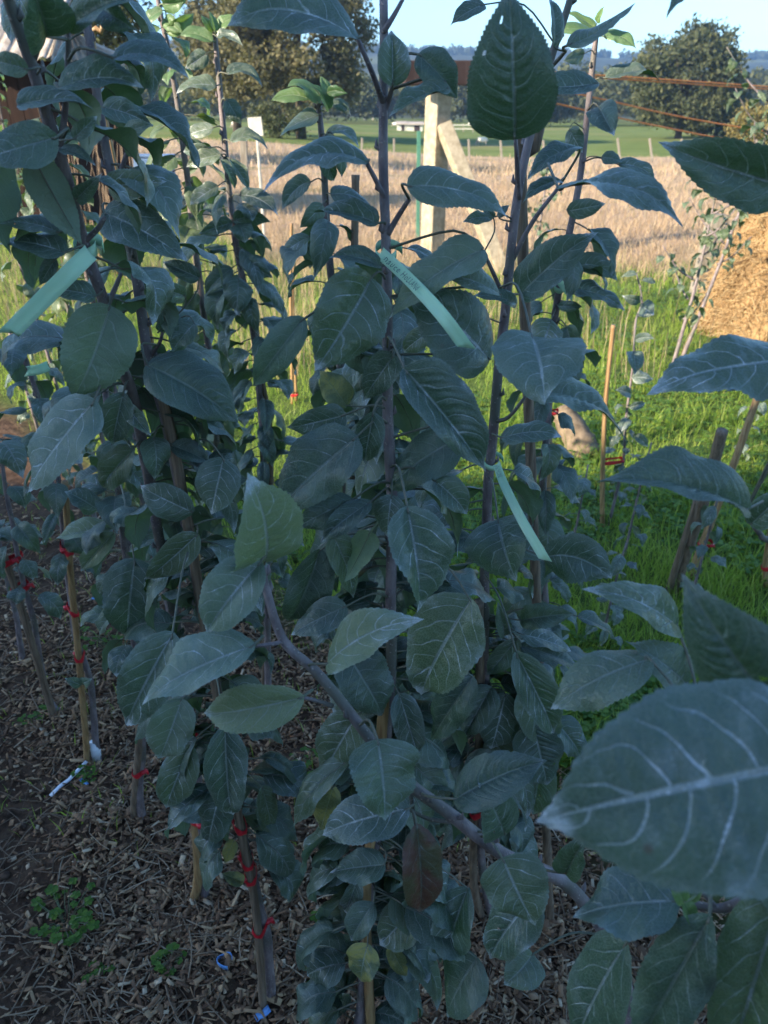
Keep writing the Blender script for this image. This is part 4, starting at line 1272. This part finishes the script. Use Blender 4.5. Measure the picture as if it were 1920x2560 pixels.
G.table("""
1045 10 972 52 36
1196 100 1188 -5 24 r=60
1228 98 1372 2 36 k=-14
1290 180 1158 184 50 k=-6
1206 406 1486 466 30 k=34
1210 390 1128 432 32
1250 320 1138 382 46
1126 636 1286 496 104
1115 655 1022 636 32 r=40
1148 726 1180 860 194 m=leaf_pale r=20
1136 852 1364 936 62 k=30
1086 946 1212 936 48 k=8
1076 1124 1116 1256 152
1176 1204 1324 1254 112 k=24
1126 1340 1242 1326 68
1250 1332 1334 1384 32
1126 1370 1236 1406 48
1126 1396 1252 1442 58
1116 1412 1202 1592 112
1116 1380 1050 1462 58
1090 1372 1076 1300 45 m=leaf_pale
1060 470 1000 478 26
1066 470 1038 445 20
1078 470 1100 440 18
930 716 868 762 52
1010 1640 1100 1700 90
1060 1590 1130 1680 80
1130 1482 1202 1622 104
1060 1486 1000 1596 92
1150 1560 1184 1704 112
1092 1500 1060 1626 96
1170 1640 1150 1760 90
1200 1560 1260 1640 80
""")
G.leaf(1112, 296, 1098, -36, 186, r=5, fold=.08, wave=.03, holes=((.80, .72, .022), (.62, .86, .02), (.66, .85, .016)))
G.fill(.3, .85, 56, (.085, .12), -.7, seed=113)
G.fill(.35, 1.15, 52, (.07, .1), -0.3, seed=13)
A2 = Tree('apple_tree', [foot(.03, 1.30), Vector((.035, 1.30, .3)), Vector((.02, 1.29, .7)), Vector((.01, 1.28, 1.1)), Vector((0, 1.28, 1.36))], .011, .004, 'apple sapling hidden directly behind the central one')
A2.fill(.3, 1.36, 150, (.08, .12), seed=14)
T = Tree('apple_tree', [foot(-.11, 1.52)] + wpts([(752, 1250, 1.52), (742, 900, 1.52), (728, 700, 1.52), (712, 560, 1.51), (705, 440, 1.50), (697, 330, 1.50), (692, 250, 1.50), (690, 222, 1.50)]), .0100, .0042, 'apple sapling whose bright top leaves catch the sun left of the central stem')
T.table("""
688 222 622 184 28 k=18 m=leaf_young
668 214 585 217 26 k=10 m=leaf_young
710 236 664 178 32 m=leaf_young
714 222 692 164 30 m=leaf_young
708 200 750 202 30 m=leaf_young k=6
712 230 758 250 24 k=14
686 250 604 292 34 m=leaf_pale
706 292 776 318 26 k=20 m=leaf_pale
700 332 722 392 48
670 394 608 452 46 k=14
696 442 648 492 42
716 420 812 456 38 k=14
666 512 604 556 38
725 300 740 385 40 m=leaf_pale
""", nu=30)
T.fill(.4, 1.40, 66, (.065, .1), seed=15)
Pt = Tree('apple_tree', [foot(-.34, 1.73)] + wpts([(575, 1150, 1.73), (570, 1000, 1.73), (562, 860, 1.73), (548, 720, 1.72), (512, 540, 1.71), (494, 400, 1.70), (480, 260, 1.70), (468, 140, 1.70), (462, 66, 1.70)]), .0100, .0042, 'straight apple sapling in front of the big oak, curled sunlit leaves at its tip')
Pt.table("""
463 66 512 34 24 m=leaf_young
460 68 432 30 20 m=leaf_young
466 66 452 22 18 m=leaf_young
470 80 524 96 24 k=10
458 90 388 74 28 m=leaf_young k=8
446 116 400 148 38
492 160 568 182 26 k=16
465 186 380 196 32 k=8
490 216 520 268 38
460 276 400 292 30
500 306 580 318 28 k=16
450 320 394 328 32
476 334 400 358 38
476 346 510 408 28
496 346 540 412 32
470 402 410 442 38
520 422 602 464 42 k=12
506 476 586 482 42 k=10
500 482 428 504 42
520 560 590 600 46
500 580 440 640 46
""", nu=30)
Pt.fill(.45, 1.42, 84, (.07, .1), seed=16)
Q = Tree('apple_tree', [foot(-.52, 1.92)] + wpts([(470, 1050, 1.92), (456, 800, 1.92), (432, 620, 1.91), (410, 440, 1.91), (392, 280, 1.90), (372, 150, 1.90), (345, 20, 1.90), (338, -40, 1.90)]), .0100, .0045, 'apple sapling left of the oak with sunlit leaves against the sky',
         extra=[(wpts([(372, 150, 1.90), (360, 90, 1.89), (358, 55, 1.89)]), .0025, .0015)])
Q.table("""
350 22 300 62 24 m=leaf_young
345 62 302 80 20 m=leaf_young
355 42 396 72 42 m=leaf_young
352 8 402 2 40 m=leaf_young
362 70 420 30 40 m=leaf_young
365 120 300 135 40 m=leaf_back
""", nu=30)
Q.fill(.5, 1.55, 90, (.07, .105), m='leaf_back', seed=17)
Q.fill(1.56, 1.72, 6, (.05, .07), m='leaf_young', seed=27)
Q2 = row_tree(-.72, 2.15, (-.12, 0), 1.55, 'leafy apple sapling between the shed and the two front stems', 18, 84, 'leaf_back')
Q3 = row_tree(-.90, 2.40, (-.12, 0), 1.52, 'apple sapling in front of the brushwood by the shed', 19, 66, 'leaf_back')
Q4 = row_tree(-1.10, 2.62, (-.1, 0), 1.15, 'lower apple sapling near the left edge in the sunny grass', 20, 26, 'leaf')
Q5 = row_tree(-1.32, 2.80, (-.05, 0), .85, 'small apple sapling at the left edge in front of bright grass', 21, 18, 'leaf')
Hh = Tree('apple_tree', [foot(.46, 1.50)] + wpts([(1172, 1200, 1.50), (1176, 1000, 1.50), (1190, 800, 1.50), (1205, 640, 1.50), (1240, 450, 1.50), (1268, 260, 1.50), (1284, 120, 1.50), (1290, 60, 1.50)]), .0100, .0042, 'apple sapling right of the big upright leaf, tip against the sky')
Hh.table("""
1286 62 1218 26 22 m=leaf_young k=6
1284 72 1200 64 22 m=leaf_young
1290 48 1304 14 16 m=leaf_young
1306 80 1376 106 28 k=14 m=leaf_young
1262 116 1216 132 30
1310 168 1430 166 34 k=8
1294 232 1326 292 84
1300 340 1345 350 30
1338 356 1422 388 30 k=10
1226 456 1308 440 42
1246 576 1336 606 46 k=16
1236 626 1352 668 42 k=10
1206 660 1258 662 28
1224 706 1262 796 78
1230 280 1258 330 40
""", nu=30)
Hh.fill(.35, 1.38, 74, (.07, .1), seed=22)

# ---- small saplings further back -------------------------------------------
I_ = Tree('apple_tree', [foot(.95, 2.86)] + wpts([(1345, 1000, 2.86), (1352, 900, 2.86), (1366, 800, 2.86), (1372, 700, 2.86), (1386, 650, 2.86), (1374, 590, 2.86)]), .0065, .0025, 'thin young sapling with round leaves beside a cane in the sunny grass on the right')
I_.table("""
1374 592 1342 598 14
1388 606 1418 610 14
1384 650 1345 640 22
1386 660 1412 680 40
1372 735 1414 732 22 k=5
1368 760 1372 808 46
1366 815 1412 818 34
1362 850 1330 842 28
1360 880 1395 870 24
1356 905 1340 935 30
1372 940 1400 965 26
""", nu=20, Lmax=.09)
I_.fill(.12, .55, 18, (.045, .07), seed=23)
def bg_sapling(base, h, seed, label, n, m='leaf_back', br=6, tilt=(.1, 0)):
    g = random.Random(seed)
    b0 = foot(*base); top = b0 + Vector((tilt[0], tilt[1], h))
    ex = []
    for k in range(br):
        f = .35 + .6 * k / br; s0 = b0.lerp(top, f); a = g.uniform(0, 6.28)
        e = s0 + Vector((math.cos(a) * .5, math.sin(a) * .35, .45)) * g.uniform(.5, 1.0) * h * .36
        ex.append(([s0, s0.lerp(e, .5) + Vector((0, 0, -.03)), e], .007, .0025))
    t = Tree('apple_tree', [b0, b0.lerp(top, .5) + Vector((.02, 0, 0)), top], .014, .004, label, extra=ex)
    t.fill(h * .35, h, n // 3, (.06, .09), m=m, seed=seed)
    for q, (P, _, _) in enumerate(ex):
        t.fill(P[0].z, P[-1].z, max(3, int(n * .67 / br)), (.06, .09), m=m, seed=seed + q, path=smooth_path(P, 5))
    return t
bg_sapling((2.05, 5.2), 1.95, 31, 'branching young tree with sparse pale leaves behind the twines', 110, br=9, tilt=(.35, 0))
bg_sapling((1.75, 4.6), 1.35, 32, 'lower branching sapling in front of the dry field, right of the tall stem', 70, br=7, tilt=(.1, 0))
bg_sapling((1.15, 6.4), 1.35, 33, 'small leafy sapling between the concrete post and the twines', 44, br=5)
bg_sapling((-3.45, 7.6), 1.95, 34, 'yellowing young tree beside the shed wall', 70, m='leaf_young', br=7)
# low saplings standing in the shaded grass on the right
for i, (dx, dy, h, lab) in enumerate(((1215, 1290, .52, 'low sapling in the shaded grass under the stump'), (1345, 1215, .5, 'low sapling at the foot of the tall cane'), (1290, 1420, .42, 'wilting pale-leaved low sapling at the edge of the mulch'),
                                     (1590, 1010, .5, 'low sapling behind the thick cut cane on the right'), (1480, 1330, .55, 'low sapling leaning on the split canes at the right'))):
    p = ground_at(dx, dy)
    row_tree(p.x, p.y, (.03, 0), h, lab, 50 + i, 16, 'leaf', (.006, .0025), (.045, .075), .08)

# ------------------------------------------------------------------ canes with red ties
def cane(pts, r, label, mat='cane', ties=(), stem=None, cut=False):
    P = smooth_path(pts, 6)
    t = empty('bamboo_cane', P[0], label, 'cane', 'canes supporting the saplings')
    b = MB(); rad = []
    L = 0
    acc = [0]
    for a, c in zip(P[:-1], P[1:]): acc.append(acc[-1] + (c - a).length)
    # resample finely so that nodes swell
    N = max(12, int(acc[-1] / .012)); Q = []
    for k in range(N + 1):
        s = acc[-1] * k / N; i = max(0, min(len(P) - 2, int(np.searchsorted(acc, s)) - 1))
        Q.append(P[i].lerp(P[i + 1], (s - acc[i]) / max(1e-6, acc[i + 1] - acc[i])) - P[0])
        ph = (s % .17) / .17
        rad.append(r * (1 + .16 * math.exp(-((ph - .5) / .03) ** 2)) * (1 - .15 * k / N))
    b.tube(Q, rad, 9)
    b.build('cane', [mat], t)
    for z, kn in ties:
        q = stem_at_height(P, z); s2 = stem_at_height(stem.path, z) if stem else q + Vector((.02, 0, 0))
        c = (q + s2) * .5 - P[0]; d = (s2 - q); d.z = 0
        e = d.normalized() if d.length > 1e-4 else Vector((1, 0, 0)); half = min(.03, d.length * .5)
        f = Vector((-e.y, e.x, 0)); ra, rb = half + r * 1.12, r * 1.15
        V, F = [], []
        n = 24; hh = .0062; rr = max(r, .0085 if stem else r) * 1.10
        for k in range(n):
            an = 2 * math.pi * k / n
            sg = max(-1, min(1, math.cos(an) * 3))
            o = c + e * (half * sg + math.cos(an) * rr) + f * math.sin(an) * rr + Vector((0, 0, .005 * math.sin(an + kn)))
            nrm = (e * math.cos(an) + f * math.sin(an)).normalized()
            wv = hh * (1 + .35 * math.sin(an * 3 + kn))
            V += [o + Vector((0, 0, wv)), o + nrm * .0018, o - Vector((0, 0, wv))]
        for k in range(n):
            k2 = (k + 1) % n
            F += [(k * 3, k2 * 3, k2 * 3 + 1, k * 3 + 1), (k * 3 + 1, k2 * 3 + 1, k2 * 3 + 2, k * 3 + 2)]
        m = MB(); m.add(V, F)
        kp = c + e * math.cos(kn) * ra * .8 - f * rb * (1 if f.y > 0 else -1)
        m.tube([kp + Vector((-.006, 0, .003)), kp + Vector((0, -.004, 0)), kp + Vector((.007, 0, .002)), kp + Vector((.012, -.002, -.006))], [.003, .0065, .0055, .002], 6)
        m.build('tie', ['tie_red'], t)
    return t
cane([foot(-.245, .885), at(568, 2165, .885) + Vector((0, 0, .01)), at(552, 1960, .885), at(518, 1780, .88), at(455, 1420, .87), at(388, 1030, .87), at(352, 860, .872)], .0078, 'long cane tied four times to the sapling with the split grey stem', 'cane_grey',
     [(at(548, 2012, .885).z, .4), (at(535, 1896, .885).z, 2.0), (at(530, 1862, .885).z, 1.2), (at(520, 1790, .88).z, .2)], B)
cane([foot(-.43, 1.125), at(428, 1880, 1.12), at(412, 1640, 1.11), at(400, 1480, 1.09)], .0105, 'straight tan cane just left of the split stem, red tie halfway', 'cane', [(.26, .5), (.52, 1.0)], C)
cane([foot(-.62, 1.33), at(293, 1690, 1.325), at(300, 1600, 1.32), at(300, 1450, 1.32)], .009, 'short dark cane at the forked foot behind the leaf curtain', 'cane_grey', [(.17, 1.0)], D)
cane([foot(-.805, 1.525), at(186, 1600, 1.52), at(170, 1420, 1.51), at(152, 1230, 1.49), at(140, 1040, 1.47)], .0085, 'brown cane beside the sapling with white tape at its foot', 'cane', [(.36, 1.0), (.50, .3), (.68, 2.0)], E_)
cane([foot(-.955, 1.68), at(112, 1535, 1.68), at(40, 1295, 1.66), at(8, 1200, 1.65)], .0105, 'stout cane leaning left at the left edge', 'cane_grey', [(.46, .4), (.55, 1.6)], F_)
cane([foot(-.025, .72), Vector((-.02, .72, .15)), at(790, 1950, .735), at(815, 1700, .745), at(830, 1500, .755)], .0085, 'cane tied to the swollen foot of the central sapling', 'cane', [(.12, 1.0), (.20, .6), (.40, 1.4)], A)
cane([foot(.215, 1.075), at(1022, 1880, 1.05), at(1036, 1560, .99), at(1034, 1300, .95)], .0085, 'cane hidden among the leaves of the right-of-centre sapling', 'cane_grey', [(.38, 1.0)], G)
cane([foot(.65, 2.6), at(1180, 1180, 2.59), at(1187, 960, 2.58), at(1186, 890, 2.58)], .0115, 'orange-brown cane right of the tall stem, above the pale leaves', 'cane', [(.47, .5), (.62, 1.1)])
cane([foot(.93, 2.84), at(1301, 1110, 2.84), at(1306, 900, 2.84), at(1325, 702, 2.84)], .0105, 'tall lone cane in the sunny grass with one red tie', 'cane', [(.30, .5)], I_)
cane([foot(1.06, 2.36), at(1470, 1230, 2.33), at(1520, 1080, 2.28), at(1560, 930, 2.22)], .021, 'thick cut cane at the right with its pale round end', 'cane_grey')
cane([foot(1.14, 2.42), at(1500, 1220, 2.42), at(1580, 1015, 2.44), at(1645, 832, 2.46)], .014, 'slanting cane with two red ties behind the thick cut one', 'cane', [(.16, .7), (.40, 1.4)])
cane([foot(1.03, 2.33), at(1446, 1270, 2.32), at(1490, 1130, 2.30), at(1505, 1080, 2.30)], .013, 'split brown cane leaning on the thick cut one', 'cane_grey')
cane([foot(1.42, 2.36), at(1652, 1240, 2.36), at(1668, 1130, 2.36)], .012, 'cane at the far right edge', 'cane', [(.1, .7)])
cane([ground_at(632, 872), at(628, 620, 4.35), at(630, 482, 4.35)], .011, 'pale thin cane in the bright grass at the centre left', 'cane', [(.06, .4)])
cane([ground_at(640, 866), at(633, 640, 4.38), at(636, 540, 4.38)], .009, 'second thin cane right against the pale one', 'cane')
cane([foot(-.36, 1.75), at(585, 1010, 1.74), at(562, 800, 1.73), at(548, 660, 1.72)], .008, 'dark cane behind the straight sapling in front of the oak', 'cane_grey', [(.66, .4)], Pt)
cane([foot(-.09, 1.56), at(762, 800, 1.55), at(766, 520, 1.54), at(768, 378, 1.54)], .0085, 'cane end poking up left of the central stem', 'cane_grey')
cane([foot(.36, 1.06), at(1128, 500, 1.02), at(1150, 340, 1.01), at(1164, 275, 1.01)], .0085, 'slim cane whose tip shows beside the right-of-centre stem', 'cane_grey')
cane([foot(-.53, 1.99), at(228, 260, 1.99), at(222, 60, 1.99), at(220, -40, 1.99)], .007, 'pale cane rising out of the top beside the second stem', 'cane')
tp = MB(); tp.tube([Vector((0, 0, .0)), Vector((.001, 0, .03)), Vector((.0, 0, .06))], [.012, .0135, .011], 10)
tag(tp.build('tape_wrap', ['tape_white'], None, Vector((-.775, 1.535, .0)) + Vector((0, 0, .0))), 'white tape wrapped round a thin sapling foot on the left', 'tape')

# ------------------------------------------------------------------ mint ribbon labels with handwriting
def ribbon(pts, wdir, width, stem_pt, stem_r, label, text=None, tsize=.011, loop=True):
    P = smooth_path([Vector(p) for p in pts], 8)
    t = empty('plant_label', stem_pt, label, 'label', 'mint paper labels tied to the saplings')
    acc = [0]
    for a, c in zip(P[:-1], P[1:]): acc.append(acc[-1] + (c - a).length)
    wdir = Vector(wdir)
    def frame(s):
        i = max(0, min(len(P) - 2, int(np.searchsorted(acc, s)) - 1))
        f = (s - acc[i]) / max(1e-6, acc[i + 1] - acc[i])
        tg = (P[i + 1] - P[i]).normalized(); wd = (wdir - tg * wdir.dot(tg)).normalized(); nn = tg.cross(wd)
        if nn.dot(CAM - P[i]) < 0: nn = -nn
        return P[i].lerp(P[i + 1], f), tg, wd, nn
    V, F = [], []
    N = 30
    for k in range(N + 1):
        p, tg, wd, nn = frame(acc[-1] * k / N)
        sh = tg * (.5 * width * (k == N))
        for v in (-1, -.33, .33, 1):
            V.append(p + wd * v * width / 2 - sh * v - nn * .0016 * (1 - v * v) - Vector(stem_pt))
    for k in range(N):
        for j in range(3): F.append((k * 4 + j, k * 4 + j + 1, k * 4 + 5 + j, k * 4 + 4 + j))
    o = link('strip', mesh('strip', V, F, ['tag_paper']), t)
    so = o.modifiers.new('thick', 'SOLIDIFY'); so.thickness = .0003
    if loop:
        V, F = [], []
        n = 24
        for k in range(n + 1):
            a = 2 * math.pi * k / n
            ra = stem_r + .0022 + .006 * max(0, math.cos(a * .5)) ** 2
            c = Vector((math.cos(a) * ra, math.sin(a) * ra, .006 * math.sin(a)))
            V += [c + Vector((0, 0, width * .38)), c - Vector((0, 0, width * .38))]
        for k in range(n): F.append((k * 2, k * 2 + 2, k * 2 + 3, k * 2 + 1))
        q = link('loop', mesh('loop', V, F, ['tag_paper']), t)
        so = q.modifiers.new('thick', 'SOLIDIFY'); so.thickness = .0003
    if text:
        cu = bpy.data.curves.new('writing', 'FONT'); cu.body = text; cu.size = tsize; cu.shear = .25; cu.space_character = 1.15
        tmp = bpy.data.objects.new('tmp', cu); COL.objects.link(tmp)
        bpy.context.view_layer.update()
        me = bpy.data.meshes.new_from_object(tmp.evaluated_get(bpy.context.evaluated_depsgraph_get()))
        bpy.data.objects.remove(tmp)
        bm = bmesh.new(); bm.from_mesh(me)
        bmesh.ops.subdivide_edges(bm, edges=[e for e in bm.edges if e.calc_length() > .003], cuts=2)
        bm.to_mesh(me); bm.free()
        x1 = max(v.co.x for v in me.vertices); avail = acc[-1] * .86; sc = min(1.0, avail / x1)
        for v in me.vertices:
            p, tg, wd, nn = frame(acc[-1] * .05 + v.co.x * sc)
            jit = .0012 * mnoise.noise(Vector((v.co.x * 260, 0, 0)))
            v.co = p - wd * (v.co.y - tsize * .36 + jit) + nn * .0009 - Vector(stem_pt)
        me.materials.clear(); me.materials.append(M['ink'])
        link('handwriting', me, t)
    return t
sp = stem_at_height(C.path, at(182, 535, .75).z)
ribbon([at(196, 545, .725), at(160, 580, .70), at(90, 650, .69), at(20, 720, .685)], at(60, 640, .69) - at(30, 600, .69), .0150, sp, .008, 'wide mint label slanting down from the leaning left stem')
sp = stem_at_height(A.path, at(832, 545, .79).z)
ribbon([at(820, 545, .77), at(880, 600, .74), at(950, 675, .66), at(1008, 752, .65)], at(900, 660, .7) - at(940, 620, .7), .0115, sp, .008, 'mint label with faint writing lying over the dark leaf at the centre', 'nauce HoLLANd', .0085)
sp = stem_at_height(G.path, at(1062, 1000, .93).z)
ribbon([at(1072, 1000, .90), at(1086, 1040, .79), at(1128, 1125, .70), at(1178, 1210, .665)], at(1080, 1120, .86) - at(1130, 1090, .86), .0098, sp, .008, 'long mint label with faint writing hanging right of centre', 'suer/Boor HoLLANd', .0085)
sp = stem_at_height(D.path, at(210, 795, 1.24).z)
ribbon([at(105, 790, 1.2), at(85, 798, 1.19), at(58, 802, 1.19)], (0, 0, 1), .016, sp, .008, 'short mint label end below the wide one at the left', loop=False)
sp = stem_at_height(Hh.path, at(1206, 620, 1.5).z)
ribbon([at(1204, 604, 1.485), at(1218, 620, 1.47), at(1236, 640, 1.46)], (.3, 0, 1), .013, sp, .007, 'small mint label end on the right-hand stem')
sp = stem_at_height(Pt.path, at(512, 635, 1.71).z)
ribbon([at(528, 630, 1.69), at(512, 638, 1.68), at(495, 646, 1.68)], (0, 0, 1), .014, sp, .008, 'tiny mint label end between the leaves left of centre')

# ------------------------------------------------------------------ weeds, litter, fallen leaves
def weed(c, n, hgt, spread, label, seed, lobes=3, s=(.008, .016)):
    g = random.Random(seed); c = Vector(c); c.z = gz(c.x, c.y)
    t = empty('weed', c, label, 'weed', 'small weeds in the mulch')
    for k in range(n):
        a = g.uniform(0, 6.28); r = spread * g.random() ** .6; h = hgt * g.uniform(.35, 1)
        e = Vector((math.cos(a) * r, math.sin(a) * r, h))
        b = MB(); b.tube([(e.x * .1, e.y * .1, -.003), (e.x * .55, e.y * .55, h * .75), tuple(e)], [.0009, .0008, .0005], 4)
        st = b.build('stalk', ['petiole_green'], t)
        sz = g.uniform(*s)
        V, F = [], []
        for q in range(lobes):
            an = a + (q - (lobes - 1) / 2) * 1.15 + g.uniform(-.15, .15); d = Vector((math.cos(an), math.sin(an), g.uniform(-.35, .1))); w = Vector((-math.sin(an), math.cos(an), g.uniform(-.15, .15)))
            prof = [(0, .08), (.4, .45), (.65, .75), (.85, .42), (1.0, .62), (1.3, .35), (1.45, .0)]
            o = len(V)
            for f, ww in prof: V += [e + d * sz * f - w * sz * ww, e + d * sz * f * 1.02 + Vector((0, 0, -.0012)), e + d * sz * f + w * sz * ww]
            for i in range(len(prof) - 1):
                F += [(o + i * 3, o + i * 3 + 1, o + i * 3 + 4, o + i * 3 + 3), (o + i * 3 + 1, o + i * 3 + 2, o + i * 3 + 5, o + i * 3 + 4)]
        link('leaflet', mesh('leaflet', V, F, ['clover']), st)
    return t
wd = [((140, 1995), 30, .055, .085, 'bushy green weed clump in the mulch at lower left'), ((370, 2085), 12, .035, .028, 'small weed seedling between the clump and the long cane'), ((655, 1660), 12, .03, .05, 'low weed in the mulch between the cane row and the bowed shoot'),
      ((560, 1340), 26, .06, .08, 'lobed green weed behind the bowed shoot tip'), ((240, 1400), 26, .10, .10, 'feathery weed between the two left saplings'), ((190, 1680), 10, .03, .035, 'tiny weed by the white plastic strip'),
      ((215, 2110), 6, .02, .025, 'sparse grassy seedling at lower left'), ((665, 2150), 8, .02, .025, 'tiny weed right of the cane foot'), ((75, 1560), 12, .035, .04, 'small weed by the left cane foot'), ((680, 1985), 4, .02, .012, 'single pale sprout right of the long cane'),
      ((1290, 1395), 24, .05, .09, 'spreading weed at the grass edge under the pale leaves'), ((640, 1215), 30, .10, .10, 'leafy weeds behind the bowed shoot')]
for i, (q, n, h, s_, lab) in enumerate(wd):
    weed(ground_at(*q), n, h, s_, lab, 70 + i, 3 if i % 3 else 5, (.005, .011))
def scrap(p, shape, mat, label, cat='litter'):
    c = ground_at(*p); c.z = gz(c.x, c.y) + .014
    b = MB()
    if shape == 'curl':
        V, F = [], []
        for k in range(15):
            a = k * .36; r = .012 + .0006 * k
            for v in (-1, 1): V.append((math.cos(a) * r, math.sin(a) * r * .8, v * .006 + .004 * math.sin(a * 2)))
        for k in range(14): F.append((k * 2, k * 2 + 1, k * 2 + 3, k * 2 + 2))
        b.add(V, F)
    else:
        L, w, a = shape
        d = Vector((math.cos(a), math.sin(a), .1)); s = Vector((-math.sin(a), math.cos(a), .15)); V = []
        for k in range(5):
            f = k / 4 - .5
            for v in (-1, 1): V.append(d * L * f + s * v * w / 2 + Vector((0, 0, .003 * math.sin(k * 2.1))))
        b.add(V, [(k * 2, k * 2 + 1, k * 2 + 3, k * 2 + 2) for k in range(4)])
    o = b.build('plastic_scrap', [mat], None, c)
    so = o.modifiers.new('thick', 'SOLIDIFY'); so.thickness = .0008
    tag(o, label, cat, 'plastic scraps lying on the mulch')
scrap((491, 2094), 'curl', 'litter_blue', 'curled light blue plastic scrap left of the cane foot')
scrap((568, 2196), (.03, .014, .6), 'litter_blue', 'torn blue scrap below the cane foot at the bottom edge')
scrap((749, 2046), (.03, .009, 1.95), 'litter_blue', 'narrow blue strip left of the central sapling foot')
scrap((183, 1695), (.028, .008, 2.6), 'litter_blue', 'small blue strip beside the white strip')
scrap((150, 1685), (.12, .010, 1.05), 'tape_white', 'long white plastic strip on the soil at the left')
scrap((700, 1885), (.016, .009, .3), 'litter_blue', 'tiny blue scrap left of the dark lower leaves')
scrap((205, 1302), (.014, .010, .3), 'litter_blue', 'tiny blue scrap behind the left sapling')
def fallen(p, L, rz, mat, label):
    c = ground_at(*p); c.z = gz(c.x, c.y) + .022
    V, F, UV, MI = leaf_geo((0, 0, 0), (L * .5, 0, .02), (L, 0, .0), (0, 0, 1), L * .6, 5, 24, 6, .3, .2, .12)
    o = link('fallen_leaf', mesh('fallen_leaf', V, F, [mat, 'petiole'], UV, MI), None, c); o.rotation_euler = (.2, 0, rz)
    tag(o, label, 'leaf', 'fallen leaves on the mulch')
fallen((590, 1812), .075, -.5, 'leaf_red', 'brown fallen leaf on the mulch right of the long cane')
fallen((200, 1120), .07, .5, 'leaf_yellow', 'pale fallen leaf on the soil behind the left saplings')
